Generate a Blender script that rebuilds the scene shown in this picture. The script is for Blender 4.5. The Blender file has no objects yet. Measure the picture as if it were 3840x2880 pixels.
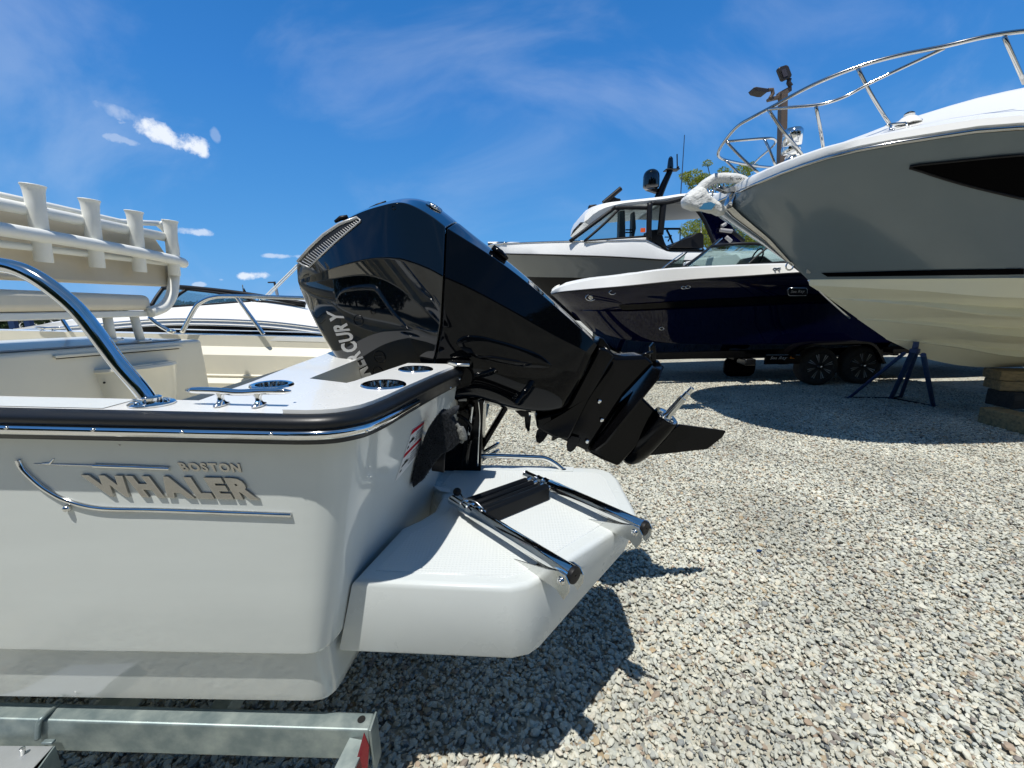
import bpy, bmesh, math, random
import numpy as np
from mathutils import Vector, Matrix, noise
from mathutils.bvhtree import BVHTree
from mathutils.geometry import tessellate_polygon
random.seed(7); rng=np.random.default_rng(7)
S=bpy.context.scene; COL=S.collection
V=Vector
# ------------------------------------------------------------ camera
CH=1.65; FPX=1540.0; TH=math.radians(11.56); RO=0.025
fw=V((0,math.cos(TH),-math.sin(TH))); u0=V((0,math.sin(TH),math.cos(TH))); x0=V((1,0,0))
rt=math.cos(RO)*x0-math.sin(RO)*u0; up=math.sin(RO)*x0+math.cos(RO)*u0
cd=bpy.data.cameras.new('camera'); cam=bpy.data.objects.new('camera',cd); COL.objects.link(cam)
m=Matrix.Identity(4)
for i in range(3): m[i][0]=rt[i]; m[i][1]=up[i]; m[i][2]=-fw[i]
m[2][3]=CH
cam.matrix_world=m
cd.sensor_width=36; cd.lens=FPX/3840*36; cd.clip_start=.02; cd.clip_end=3000
S.camera=cam
# ------------------------------------------------------------ sun, sky, exposure
SH=V((.13,.335,-1)).normalized()      # direction the light travels
sd=bpy.data.lights.new('sun','SUN'); sd.energy=4.6; sd.angle=math.radians(.53); sd.color=(1,.965,.90)
sun=bpy.data.objects.new('sun',sd); COL.objects.link(sun); sun.location=(-3,-8,25)
sun.rotation_mode='QUATERNION'; sun.rotation_quaternion=SH.to_track_quat('-Z','Y')
W=bpy.data.worlds.new('World'); S.world=W; W.use_nodes=True
nt=W.node_tree; N=nt.nodes; L=nt.links; N.clear()
def nd(t,**k):
    n=N.new(t)
    for a,b in k.items(): setattr(n,a,b)
    return n
out=nd('ShaderNodeOutputWorld'); bg=nd('ShaderNodeBackground'); bg.inputs[1].default_value=.105
sky=nd('ShaderNodeTexSky',sky_type='NISHITA'); sky.sun_disc=False
sky.sun_elevation=math.asin(-SH.z); sky.sun_rotation=math.atan2(-SH.x,-SH.y)
sky.air_density=1.0; sky.dust_density=.35; sky.ozone_density=2.6; sky.altitude=100
hs=nd('ShaderNodeHueSaturation'); hs.inputs['Saturation'].default_value=1.22; hs.inputs['Hue'].default_value=.506; hs.inputs['Value'].default_value=.98
L.new(sky.outputs[0],hs.inputs['Color'])
tc=nd('ShaderNodeTexCoord')
def math_(op,a,b=None,clamp=False):
    n=nd('ShaderNodeMath',operation=op,use_clamp=clamp)
    for i,x in enumerate((a,b)):
        if x is None: continue
        if isinstance(x,(int,float)): n.inputs[i].default_value=x
        else: L.new(x,n.inputs[i])
    return n.outputs[0]
def dot_(vec):
    n=nd('ShaderNodeVectorMath',operation='DOT_PRODUCT'); L.new(tc.outputs['Generated'],n.inputs[0]); n.inputs[1].default_value=vec; return n.outputs['Value']
def ray(px,py): return fw+(px-1920)/FPX*rt+(1440-py)/FPX*up
nz=nd('ShaderNodeTexNoise'); nz.inputs['Scale'].default_value=24; nz.inputs['Detail'].default_value=9; nz.inputs['Roughness'].default_value=.62
L.new(tc.outputs['Generated'],nz.inputs['Vector'])
acc=None
def cloud(px,py,lx,ly,ang,dens,soft=1.3):
    global acc
    c=ray(px,py).normalized(); a=math.radians(ang)
    e1=(math.cos(a)*rt+math.sin(a)*up); e1=(e1-c*e1.dot(c)).normalized(); e2=c.cross(e1).normalized()
    d1=math_('DIVIDE',dot_(e1),lx); d2=math_('DIVIDE',dot_(e2),ly); dc=dot_(c)
    r2=math_('ADD',math_('MULTIPLY',d1,d1),math_('MULTIPLY',d2,d2))
    front=math_('GREATER_THAN',dc,0)
    k=math_('SUBTRACT',1.0,r2)
    k=math_('ADD',k,math_('MULTIPLY',math_('SUBTRACT',nz.outputs['Fac'],.52),4.2))
    k=math_('MULTIPLY',k,soft,True)
    k=math_('MULTIPLY',k,math_('SUBTRACT',1.35,math_('MULTIPLY',r2,.35)),True)
    k=math_('MULTIPLY',math_('MULTIPLY',k,front),dens)
    acc=k if acc is None else math_('MAXIMUM',acc,k)
cloud(625,505,.060,.019,-24,.95,1.1); cloud(700,535,.034,.019,-22,.95,1.3); cloud(470,430,.06,.012,-18,.35,.7)
cloud(455,525,.03,.008,-14,.35); cloud(735,870,.034,.008,-3,.6); cloud(810,508,.008,.012,0,.2)
cloud(945,1035,.032,.010,2,.85); cloud(1060,960,.04,.006,-2,.5); cloud(750,1067,.012,.005,2,.45); cloud(830,1049,.006,.003,2,.3)
# thin high streaks
mp=nd('ShaderNodeMapping'); mp.inputs['Rotation'].default_value=(.2,.55,.9); mp.inputs['Scale'].default_value=(1.1,5.5,3.2)
L.new(tc.outputs['Generated'],mp.inputs['Vector'])
n2=nd('ShaderNodeTexNoise'); n2.inputs['Scale'].default_value=1.5; n2.inputs['Detail'].default_value=8; n2.inputs['Roughness'].default_value=.55; n2.inputs['Distortion'].default_value=.5
L.new(mp.outputs[0],n2.inputs['Vector'])
mr=nd('ShaderNodeMapRange',interpolation_type='SMOOTHSTEP'); mr.inputs['From Min'].default_value=.44; mr.inputs['From Max'].default_value=.78; mr.inputs['To Max'].default_value=.17
L.new(n2.outputs['Fac'],mr.inputs['Value'])
acc=math_('MAXIMUM',acc,mr.outputs[0])
sz=nd('ShaderNodeSeparateXYZ'); L.new(tc.outputs['Generated'],sz.inputs[0])
rp=nd('ShaderNodeValToRGB'); L.new(sz.outputs['Z'],rp.inputs[0]); el=rp.color_ramp
el.elements[0].position=0; el.elements[0].color=(.105,.37,.80,1); el.elements[1].position=1; el.elements[1].color=(.042,.118,.25,1)
for p_,c_ in ((.10,(.088,.345,.76)),(.24,(.060,.280,.69)),(.40,(.036,.215,.62)),(.55,(.022,.170,.52)),(.75,(.030,.140,.33))):
    k_=el.elements.new(p_); k_.color=(*c_,1)
sc_=nd('ShaderNodeVectorMath',operation='SCALE'); sc_.inputs['Scale'].default_value=9.5; L.new(rp.outputs[0],sc_.inputs[0])
sm_=nd('ShaderNodeMixRGB'); sm_.inputs[0].default_value=.88; L.new(hs.outputs[0],sm_.inputs[1]); L.new(sc_.outputs[0],sm_.inputs[2])
mx=nd('ShaderNodeMixRGB'); mx.inputs[2].default_value=(8.0,8.5,9.3,1)
L.new(acc,mx.inputs[0]); L.new(sm_.outputs[0],mx.inputs[1]); L.new(mx.outputs[0],bg.inputs[0]); L.new(bg.outputs[0],out.inputs[0])
S.view_settings.view_transform='Standard'; S.view_settings.look='None'; S.view_settings.exposure=0.10; S.view_settings.gamma=1; S.view_settings.use_curve_mapping=False
S.cycles.max_bounces=8; S.cycles.glossy_bounces=5; S.cycles.transparent_max_bounces=12

# ------------------------------------------------------------ placing helpers (photo pixel + a real plane -> point in the place)
C0=V((0,0,CH))
def onY(px,py,Y): d=ray(px,py); return C0+d*(Y/d.y)
def onX(px,py,X): d=ray(px,py); return C0+d*(X/d.x)
def onZ(px,py,Z): d=ray(px,py); return C0+d*((Z-CH)/d.z)
BZ,BS=1.394,.0487                     # deck plane of the near boat: it sits bow-up on its trailer
def D(X,Y,h=0): return V((X,Y,BZ-BS*X+h))
def onD(px,py,h=0):
    d=ray(px,py); t=(BZ+h-CH)/(d.z+BS*d.x); return C0+d*t
# ------------------------------------------------------------ materials
def M(name,col,rough=.5,metal=0,coat=0,var=0,vscale=6,vcol=None,bump=0,bscale=60,spec=.5,trans=0,ior=1.45,alpha=1,bkind='noise',bdist=.01,sheen=0,stretch=None):
    m=bpy.data.materials.new(name); m.use_nodes=True; t=m.node_tree; b=t.nodes['Principled BSDF']
    c=(*col,1) if len(col)==3 else col
    b.inputs['Base Color'].default_value=c; b.inputs['Roughness'].default_value=rough; b.inputs['Metallic'].default_value=metal
    b.inputs['Coat Weight'].default_value=coat; b.inputs['Coat Roughness'].default_value=.03; b.inputs['Specular IOR Level'].default_value=spec
    b.inputs['Transmission Weight'].default_value=trans; b.inputs['IOR'].default_value=ior; b.inputs['Alpha'].default_value=alpha
    b.inputs['Sheen Weight'].default_value=sheen
    if var or bump:
        tx=t.nodes.new('ShaderNodeTexCoord'); mp=t.nodes.new('ShaderNodeMapping'); t.links.new(tx.outputs['Object'],mp.inputs[0])
        if stretch: mp.inputs['Scale'].default_value=stretch
    if var:
        n=t.nodes.new('ShaderNodeTexNoise'); n.inputs['Scale'].default_value=vscale; n.inputs['Detail'].default_value=6; n.inputs['Roughness'].default_value=.6
        t.links.new(mp.outputs[0],n.inputs['Vector'])
        r=t.nodes.new('ShaderNodeMapRange'); r.inputs['From Min'].default_value=.35; r.inputs['From Max'].default_value=.68; t.links.new(n.outputs['Fac'],r.inputs['Value'])
        mx=t.nodes.new('ShaderNodeMixRGB'); mx.inputs[1].default_value=c
        mx.inputs[2].default_value=(*vcol,1) if vcol else (*[x*(1-var) for x in col],1)
        t.links.new(r.outputs[0],mx.inputs[0]); t.links.new(mx.outputs[0],b.inputs['Base Color'])
        r2=t.nodes.new('ShaderNodeMapRange'); r2.inputs['To Min'].default_value=rough*.85; r2.inputs['To Max'].default_value=min(1,rough*1.35+.02); t.links.new(n.outputs['Fac'],r2.inputs['Value']); t.links.new(r2.outputs[0],b.inputs['Roughness'])
    if bump:
        if bkind=='noise':
            n=t.nodes.new('ShaderNodeTexNoise'); n.inputs['Detail'].default_value=5; o=n.outputs['Fac']
        elif bkind=='cell':
            n=t.nodes.new('ShaderNodeTexVoronoi'); n.inputs['Randomness'].default_value=.0; o=n.outputs['Distance']
        elif bkind=='wave':
            n=t.nodes.new('ShaderNodeTexWave'); n.inputs['Distortion'].default_value=3; n.inputs['Detail'].default_value=3; o=n.outputs['Fac']
        n.inputs['Scale'].default_value=bscale; t.links.new(mp.outputs[0],n.inputs['Vector'])
        bp=t.nodes.new('ShaderNodeBump'); bp.inputs['Strength'].default_value=bump; bp.inputs['Distance'].default_value=bdist
        t.links.new(o,bp.inputs['Height']); t.links.new(bp.outputs[0],b.inputs['Normal'])
    return m
gel=M('grey_white_gelcoat',(.59,.625,.60),.12,coat=.5,spec=.45,var=.07,vscale=1.6,stretch=(.6,.6,3),bump=.02,bscale=3,bdist=.02)
gelp=M('platform_gelcoat',(.58,.615,.605),.24,coat=.05,spec=.4,var=.05,vscale=3)
geld=M('deck_gelcoat',(.74,.745,.72),.25,coat=.3,var=.05,vscale=3)
geli=M('interior_gelcoat',(.72,.69,.58),.3,coat=.3,var=.07,vscale=3)
tread=M('nonskid_gelcoat',(.60,.63,.62),.42,bump=.55,bscale=95,bkind='cell',bdist=.004)
white=M('white_gelcoat',(.80,.795,.76),.25,spec=.3,var=.04,vscale=2)
pcoat=M('powder_coat_white',(.84,.84,.78),.45,var=.06,vscale=14,bump=.15,bscale=160,bdist=.002)
vinyl=M('beige_vinyl',(.62,.545,.41),.5,var=.06,vscale=10,bump=.35,bscale=500,bdist=.001)
vinyl2=M('cream_vinyl',(.74,.68,.55),.42,var=.06,vscale=5,bump=.2,bscale=400,bdist=.001)
chrome=M('polished_stainless',(.76,.76,.75),.06,metal=1,var=.08,vscale=25)
steel=M('brushed_stainless',(.68,.68,.66),.16,metal=1,var=.1,vscale=30)
rub=M('black_rubber',(.009,.011,.014),.34,spec=.38,var=.3,vscale=20,bump=.08,bscale=200,bdist=.001)
blk=M('black_engine_paint',(.0012,.002,.0035),.03,coat=.85,spec=.35)
treadm=M('black_tread_rubber',(.0035,.0045,.006),.5,spec=.2)
blkl=M('black_engine_paint_dulled',(.0012,.0016,.0025),.04,coat=.0,spec=.22)  # same black engine paint, its reflections cut so the lower cowl reads darker
blk2=M('satin_black_cast',(.0025,.0025,.003),.14,coat=.0,spec=.22,bump=.02,bscale=90,bdist=.002,var=.3,vscale=12)
blkm=M('matt_black_plastic',(.010,.010,.011),.42,spec=.3,var=.3,vscale=20)
silv=M('silver_print',(.46,.46,.45),.35,metal=.3)
galv=M('galvanised_steel',(.17,.22,.225),.42,metal=.45,var=.35,vscale=13,vcol=(.33,.38,.36),bump=.12,bscale=40,bdist=.003)
badgem=M('badge_chrome',(.40,.385,.36),.07,metal=1,bump=.05,bscale=60,bdist=.002)
carp=M('carpet_pile',(.016,.021,.029),.95,sheen=.05,var=.5,vscale=120,bump=1,bscale=260,bdist=.006)
carpb=M('carpet_backing',(.23,.235,.22),.95,var=.6,vscale=200,bump=1,bscale=300,bdist=.004)
wsticker=M('white_sticker',(.66,.67,.66),.35); red=M('red_print',(.45,.015,.03),.35); ink=M('black_print',(.01,.01,.01),.5)
redref=M('red_reflector',(.20,.006,.014),.25)
navy=M('navy_gelcoat',(.0015,.002,.020),.045,coat=.0,spec=.5)
grey=M('grey_gelcoat',(.140,.178,.200),.13,coat=.2,spec=.5,var=.06,vscale=1.2,bump=.015,bscale=2.5,bdist=.03)
cream=M('cream_bottom_gelcoat',(.76,.745,.57),.17,coat=.4,var=.05,vscale=1.2)
dglass=M('black_glass',(.002,.002,.003),.06,spec=.25)
rails=M('rail_steel',(.50,.50,.49),.10,metal=1,var=.08,vscale=25)
winm=M('black_window',(.0015,.0015,.002),.35,spec=.02)
silver=M('silver_gelcoat',(.20,.20,.175),.14,coat=.6)
glass=M('tinted_glass',(.36,.50,.50),.0,trans=1,ior=1.02,alpha=.5,spec=.6)
glassg=M('green_glass',(.22,.42,.40),.0,trans=1,ior=1.02,alpha=.60,spec=.8)
tyre=M('tyre_rubber',(.034,.032,.028),.8,var=.4,vscale=30,bump=.3,bscale=120,bdist=.003)
rimb=M('machined_rim',(.55,.54,.52),.3,metal=.9); rimk=M('black_rim',(.008,.008,.008),.2,coat=.4)
amber=M('amber_lens',(.75,.22,.02),.2); orange=M('orange_tag',(.85,.12,.02),.5)
bluep=M('blue_paint',(.008,.035,.12),.45,var=.35,vscale=20)
wood=M('weathered_timber',(.34,.25,.12),.85,var=.6,vscale=5,vcol=(.15,.12,.07),bump=.6,bscale=30,bdist=.004,stretch=(.6,6,6))
woodd=M('dark_timber',(.028,.03,.03),.85,var=.5,vscale=6,bump=.5,bscale=30,bdist=.004,stretch=(.6,6,6))
wrap=M('foam_wrap',(.66,.67,.65),.5,var=.12,vscale=9,bump=.9,bscale=16,bdist=.03)
polem=M('bronze_pole_paint',(.12,.085,.06),.5,var=.2,vscale=3)
floodm=M('dark_bronze_housing',(.025,.02,.018),.5)
bark=M('bark',(.12,.09,.06),.9,bump=.5,bscale=20,var=.4)
def leafmat(name,a,b):
    m=bpy.data.materials.new(name); m.use_nodes=True; t=m.node_tree; p=t.nodes['Principled BSDF']
    g=t.nodes.new('ShaderNodeNewGeometry'); r=t.nodes.new('ShaderNodeMixRGB'); r.inputs[1].default_value=(*a,1); r.inputs[2].default_value=(*b,1)
    t.links.new(g.outputs['Random Per Island'],r.inputs[0]); t.links.new(r.outputs[0],p.inputs['Base Color']); p.inputs['Roughness'].default_value=.55
    tr=t.nodes.new('ShaderNodeBsdfTranslucent'); t.links.new(r.outputs[0],tr.inputs[0]); ms=t.nodes.new('ShaderNodeMixShader'); ms.inputs[0].default_value=.35
    t.links.new(p.outputs[0],ms.inputs[1]); t.links.new(tr.outputs[0],ms.inputs[2]); t.links.new(ms.outputs[0],t.nodes['Material Output'].inputs[0]); return m
leafy=leafmat('locust_leaves',(.16,.22,.015),(.30,.32,.03)); leafd=leafmat('dark_leaves',(.02,.045,.012),(.045,.075,.02))
# ------------------------------------------------------------ mesh building
def catmull(P,k=6,closed=False):
    P=[V(p) for p in P]; n=len(P); o=[]
    for i in range(n if closed else n-1):
        g=lambda j:P[j%n] if closed else P[max(0,min(n-1,j))]
        a,b,c,d=g(i-1),g(i),g(i+1),g(i+2)
        for j in range(k):
            t=j/k; o.append(.5*((2*b)+(c-a)*t+(2*a-5*b+4*c-d)*t*t+(3*b-a-3*c+d)*t**3))
    if not closed: o.append(P[-1])
    return o
class MB:
    def __init__(s): s.v=[]; s.f=[]
    def add(s,v,f):
        n=len(s.v); s.v+= [V(p) for p in v]; s.f+=[tuple(i+n for i in q) for q in f]; return s
    def grid(s,rows,cu=False,cv=False):
        n=len(rows); m=len(rows[0]); f=[]
        for i in range(n if cu else n-1):
            for j in range(m if cv else m-1):
                a,b=i,(i+1)%n; c,d=j,(j+1)%m
                f.append((a*m+c,a*m+d,b*m+d,b*m+c))
        return s.add([p for r in rows for p in r],f)
    def box(s,c,sz,M_=None):
        c=V(c); vs=[]
        for x in(-.5,.5):
            for y in(-.5,.5):
                for z in(-.5,.5):
                    p=V((x*sz[0],y*sz[1],z*sz[2]))
                    if M_: p=M_@p
                    vs.append(c+p)
        return s.add(vs,[(0,1,3,2),(4,6,7,5),(0,4,5,1),(2,3,7,6),(0,2,6,4),(1,5,7,3)])
    def tube(s,P,r,n=12,cap=True,closed=False):
        P=[V(p) for p in P]; rs=r if isinstance(r,(list,tuple)) else [r]*len(P)
        rows=[]; up_=None
        for i,p in enumerate(P):
            if closed: t=P[(i+1)%len(P)]-P[i-1]
            else: t=P[min(i+1,len(P)-1)]-P[max(i-1,0)]
            if t.length<1e-9: t=V((0,0,1))
            t.normalize()
            if up_ is None:
                up_=V((0,0,1)) if abs(t.z)<.9 else V((1,0,0))
            a=t.cross(up_).normalized(); up_=a.cross(t).normalized()
            rows.append([p+rs[i]*(math.cos(q)*a+math.sin(q)*up_) for q in (2*math.pi*k/n for k in range(n))])
        s.grid(rows,cu=closed,cv=True)
        if cap and not closed:
            b=len(s.v)-len(rows)*n; s.f.append(tuple(b+k for k in range(n))); e=len(s.v)-n; s.f.append(tuple(e+n-1-k for k in range(n)))
        return s
    def lathe(s,o,ax,prof,n=24,cap=True):
        o=V(o); ax=V(ax).normalized(); return s.tube_prof(o,ax,prof,n,cap)
    def tube_prof(s,o,ax,prof,n,cap):
        a=ax.orthogonal().normalized(); b=ax.cross(a)
        rows=[[o+ax*t+r*(math.cos(q)*a+math.sin(q)*b) for q in (2*math.pi*k/n for k in range(n))] for t,r in prof]
        s.grid(rows,cv=True)
        if cap:
            c=len(s.v)-len(rows)*n; s.f.append(tuple(c+n-1-k for k in range(n))); e=len(s.v)-n; s.f.append(tuple(e+k for k in range(n)))
        return s
    def ball(s,c,r,n=14,sc=(1,1,1)):
        c=V(c); rows=[]
        for i in range(n//2+1):
            a=math.pi*i/(n//2); rows.append([c+V((sc[0]*r*math.sin(a)*math.cos(q),sc[1]*r*math.sin(a)*math.sin(q),sc[2]*r*math.cos(a))) for q in (2*math.pi*k/n for k in range(n))])
        return s.grid(rows,cv=True)
    def prism(s,poly,vec):
        P=[V(p) for p in poly]; vec=V(vec); n=len(P)
        f=[(i,(i+1)%n,n+(i+1)%n,n+i) for i in range(n)]
        tri=tessellate_polygon([P])
        f+=[tuple(t) for t in tri]+[tuple(n+i for i in reversed(t)) for t in tri]
        return s.add(P+[p+vec for p in P],f)
    def slabY(s,poly,Y,w):       # poly: photo points on the plane nearest us; thickness runs away from us
        P=[onY(px,py,Y) for px,py in poly]; return s.prism(P,(0,2*w,0))
BASE={}
def link(name,mb,mat,parent=None,smooth=40,bevel=0,bseg=2,sub=0,mats=None,fm=None,label=None,fix=True,weld=0):
    me=bpy.data.meshes.new(name); base=BASE.get(parent,V((0,0,0))) if parent else V((0,0,0))
    me.from_pydata([tuple(p-base) for p in mb.v],[],mb.f)
    for mm in (mats or [mat]): me.materials.append(mm)
    if fm: me.polygons.foreach_set('material_index',fm)
    if fix or weld:
        bm=bmesh.new(); bm.from_mesh(me)
        if weld: bmesh.ops.remove_doubles(bm,verts=bm.verts,dist=weld)
        bmesh.ops.recalc_face_normals(bm,faces=bm.faces); bm.to_mesh(me); bm.free()
    if smooth:
        me.polygons.foreach_set('use_smooth',[True]*len(me.polygons))
        if smooth<180: me.set_sharp_from_angle(angle=math.radians(smooth))
    o=bpy.data.objects.new(name,me); COL.objects.link(o)
    if parent: o.parent=parent; BASE[o]=base
    else: BASE[o]=V((0,0,0))
    if bevel:
        b=o.modifiers.new('bevel','BEVEL'); b.width=bevel; b.segments=bseg; b.limit_method='ANGLE'; b.angle_limit=math.radians(35); b.harden_normals=False
    if sub:
        q=o.modifiers.new('sub','SUBSURF'); q.levels=sub; q.render_levels=sub
    if label: o['label']=label
    return o
def thing(name,label,cat,base,group=None):
    o=bpy.data.objects.new(name,None); COL.objects.link(o); o.location=base; o.empty_display_size=.1
    o['label']=label; o['category']=cat
    if group: o['group']=group
    BASE[o]=V(base); return o
def tag(o,label,cat,group=None):
    o['label']=label; o['category']=cat
    if group: o['group']=group
    return o
def bvh(o):
    dg=bpy.context.evaluated_depsgraph_get(); dg.update(); e=o.evaluated_get(dg); me=e.to_mesh()
    b=BASE.get(o,V((0,0,0))); vs=[v.co+b for v in me.vertices]; t=BVHTree.FromPolygons(vs,[tuple(p.vertices) for p in me.polygons]); e.to_mesh_clear(); return t
def hit(px,py,tr,fall=None):
    d=ray(px,py).normalized(); r=tr.ray_cast(C0,d)
    if r[0] is None: return (fall,-d) if fall else (None,None)
    n=r[1]
    if n.dot(d)>0: n=-n
    return r[0],n
def quad(Q):
    tl,tr,br,bl=[V((*q,0)) for q in Q]
    def f(u,v): p=(tl*(1-u)+tr*u)*v+(bl*(1-u)+br*u)*(1-v); return p.x,p.y
    return f
def glyph(ch,ext=0,bev=0,off=0,res=3):
    c=bpy.data.curves.new('g','FONT'); c.body=ch; c.size=1; c.extrude=ext; c.bevel_depth=bev; c.offset=off; c.resolution_u=res; c.bevel_resolution=0
    o=bpy.data.objects.new('g',c); COL.objects.link(o); dg=bpy.context.evaluated_depsgraph_get(); dg.update()
    me=bpy.data.meshes.new_from_object(o.evaluated_get(dg)); vs=[v.co.copy() for v in me.vertices]; fs=[tuple(p.vertices) for p in me.polygons]
    bpy.data.objects.remove(o); bpy.data.curves.remove(c); bpy.data.meshes.remove(me); return vs,fs
def text(word,Q,tree,mat,parent,depth=.0015,bold=.0,lift=.001,each=False,name='lettering',gap=.10,bev=0,bdepth=0,fallY=None,slant=0,subdiv=False):
    """lays the word over the surface inside the photo quad Q (tl,tr,br,bl), as raised letters"""
    G=[]; x=0
    for ch in word:
        if ch==' ': x+=.35; continue
        vs,fs=glyph(ch,ext=.5,bev=bev,off=bold)
        x0_=min(v.x for v in vs); w=max(v.x for v in vs)-x0_
        G.append((x-x0_,vs,fs)); x+=w+gap
    tot=x-gap; y0=min(v.y for g in G for v in g[1]); y1=max(v.y for g in G for v in g[1]); f=quad(Q)
    zs=[v.z for g in G for v in g[1]]; z0,z1=min(zs),max(zs)
    allm=MB(); outp=[]
    for ox,vs,fs in G:
        pv=[]
        for v in vs:
            u=(v.x+ox)/tot; w=(v.y-y0)/(y1-y0); px,py=f(u,w); px+=slant*(w-.5)
            p,n=hit(px,py,tree)
            if p is None: p=onY(px,py,fallY or 1.0); n=V((0,-1,0))
            pv.append(p+n*(lift+depth*(v.z-z0)/(z1-z0+1e-9)))
        if each:
            mb=MB().add(pv,fs); outp.append(link(name,mb,mat,parent,smooth=0,fix=False))
        else: allm.add(pv,fs)
    if not each: outp.append(link(name,allm,mat,parent,smooth=0,fix=False))
    return outp
def filled(outer,holes=()):
    """flat polygon with holes -> verts, faces"""
    bm=bmesh.new(); es=[]
    for loop in [outer,*holes]:
        vs=[bm.verts.new(p) for p in loop]
        es+=[bm.edges.new((vs[i],vs[(i+1)%len(vs)])) for i in range(len(vs))]
    bmesh.ops.triangle_fill(bm,edges=es,use_beauty=True,use_dissolve=False)
    bm.verts.index_update(); vs=[v.co.copy() for v in bm.verts]; fs=[tuple(v.index for v in f.verts) for f in bm.faces]; bm.free(); return vs,fs
def deckplate(P,h,t,holes=(),fD=D):
    """plate with top at height h above the deck plane, thickness t, circular holes (x,y,r)"""
    mb=MB(); hl=[[fD(x+r*math.cos(a),y+r*math.sin(a),h) for a in (2*math.pi*k/28 for k in range(28))] for x,y,r in holes]
    top=[fD(x,y,h) for x,y in P]; vs,fs=filled(top,hl); mb.add(vs,fs)
    for lp in [top]+hl:
        mb.grid([lp,[p-V((0,0,t)) for p in lp]],cv=True)
    return mb
def screw(name,p,n,r,mat,parent,h=.004):
    mb=MB().lathe(p,n,[(-.002,r),(h*.4,r),(h*.8,r*.8),(h,r*.35)],12); return link(name,mb,mat,parent,50)
# ============================================================ GROUND
def gravelmat(name,far=False):
    m=bpy.data.materials.new(name); m.use_nodes=True; t=m.node_tree; b=t.nodes['Principled BSDF']; b.inputs['Roughness'].default_value=.85; b.inputs['Specular IOR Level'].default_value=.25
    ramp=t.nodes.new('ShaderNodeValToRGB'); e=ramp.color_ramp; e.interpolation='LINEAR'
    cols=[(0,(.60,.59,.50)),(.18,(.50,.51,.445)),(.34,(.66,.645,.54)),(.48,(.42,.435,.395)),(.60,(.60,.565,.455)),(.72,(.54,.55,.475)),(.80,(.28,.295,.285)),(.86,(.46,.36,.225)),(.91,(.74,.72,.61)),(.95,(.38,.29,.21)),(1,(.18,.19,.19))]
    e.elements[0].position=0; e.elements[0].color=(*cols[0][1],1); e.elements[1].position=1; e.elements[1].color=(*cols[-1][1],1)
    for p,c in cols[1:-1]:
        k=e.elements.new(p); k.color=(*c,1)
    tx=t.nodes.new('ShaderNodeTexCoord'); gp=t.nodes.new('ShaderNodeNewGeometry')
    if not far:
        oi=t.nodes.new('ShaderNodeObjectInfo'); t.links.new(oi.outputs['Random'],ramp.inputs[0])
        n=t.nodes.new('ShaderNodeTexNoise'); n.inputs['Scale'].default_value=2.3; n.inputs['Detail'].default_value=4; t.links.new(gp.outputs['Position'],n.inputs['Vector']); n.inputs['Scale'].default_value=1.3
        mr=t.nodes.new('ShaderNodeMapRange'); mr.inputs['From Min'].default_value=.3; mr.inputs['From Max'].default_value=.7; mr.inputs['To Min'].default_value=.72; mr.inputs['To Max'].default_value=1.08; t.links.new(n.outputs['Fac'],mr.inputs['Value'])
        mu=t.nodes.new('ShaderNodeVectorMath'); mu.operation='SCALE'; t.links.new(ramp.outputs[0],mu.inputs[0]); t.links.new(mr.outputs[0],mu.inputs['Scale']); t.links.new(mu.outputs[0],b.inputs['Base Color'])
    else:
        v=t.nodes.new('ShaderNodeTexVoronoi'); v.inputs['Scale'].default_value=34; t.links.new(tx.outputs['Object'],v.inputs['Vector'])
        s=t.nodes.new('ShaderNodeSeparateColor'); t.links.new(v.outputs['Color'],s.inputs[0]); t.links.new(s.outputs[0],ramp.inputs[0])
        n=t.nodes.new('ShaderNodeTexNoise'); n.inputs['Scale'].default_value=.9; n.inputs['Detail'].default_value=6; t.links.new(tx.outputs['Object'],n.inputs['Vector'])
        mr=t.nodes.new('ShaderNodeMapRange'); mr.inputs['From Min'].default_value=.3; mr.inputs['From Max'].default_value=.7; mr.inputs['To Min'].default_value=.60; mr.inputs['To Max'].default_value=.84; t.links.new(n.outputs['Fac'],mr.inputs['Value'])  # darker than the loose stones: shade in the gaps is put into the colour
        mu=t.nodes.new('ShaderNodeVectorMath'); mu.operation='SCALE'; t.links.new(ramp.outputs[0],mu.inputs[0]); t.links.new(mr.outputs[0],mu.inputs['Scale']); t.links.new(mu.outputs[0],b.inputs['Base Color'])
        bp=t.nodes.new('ShaderNodeBump'); bp.inputs['Strength'].default_value=.9; bp.inputs['Distance'].default_value=.012; bp.invert=True; t.links.new(v.outputs['Distance'],bp.inputs['Height']); t.links.new(bp.outputs[0],b.inputs['Normal'])
    return m
mg=MB(); R_=[0,8,20,60,200,900]
xs=[-900,-200,-60,-20]+[x*.5 for x in range(-16,24)]+[20,60,200,900]; ys=[-900,-200,-60,-20,-8]+[y*.5 for y in range(-4,40)]+[30,60,200,900]
def gz(x,y):
    if abs(x)>18 or abs(y)>26: return 0
    return .02*noise.noise(V((x*.35,y*.5,3)))+.008*noise.noise(V((x*1.6,y*1.6,7)))
mg.grid([[V((x,y,gz(x,y)-.014)) for x in xs] for y in ys])
o=link('ground',mg,gravelmat('packed_gravel',True),smooth=180); o['kind']='structure'
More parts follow.
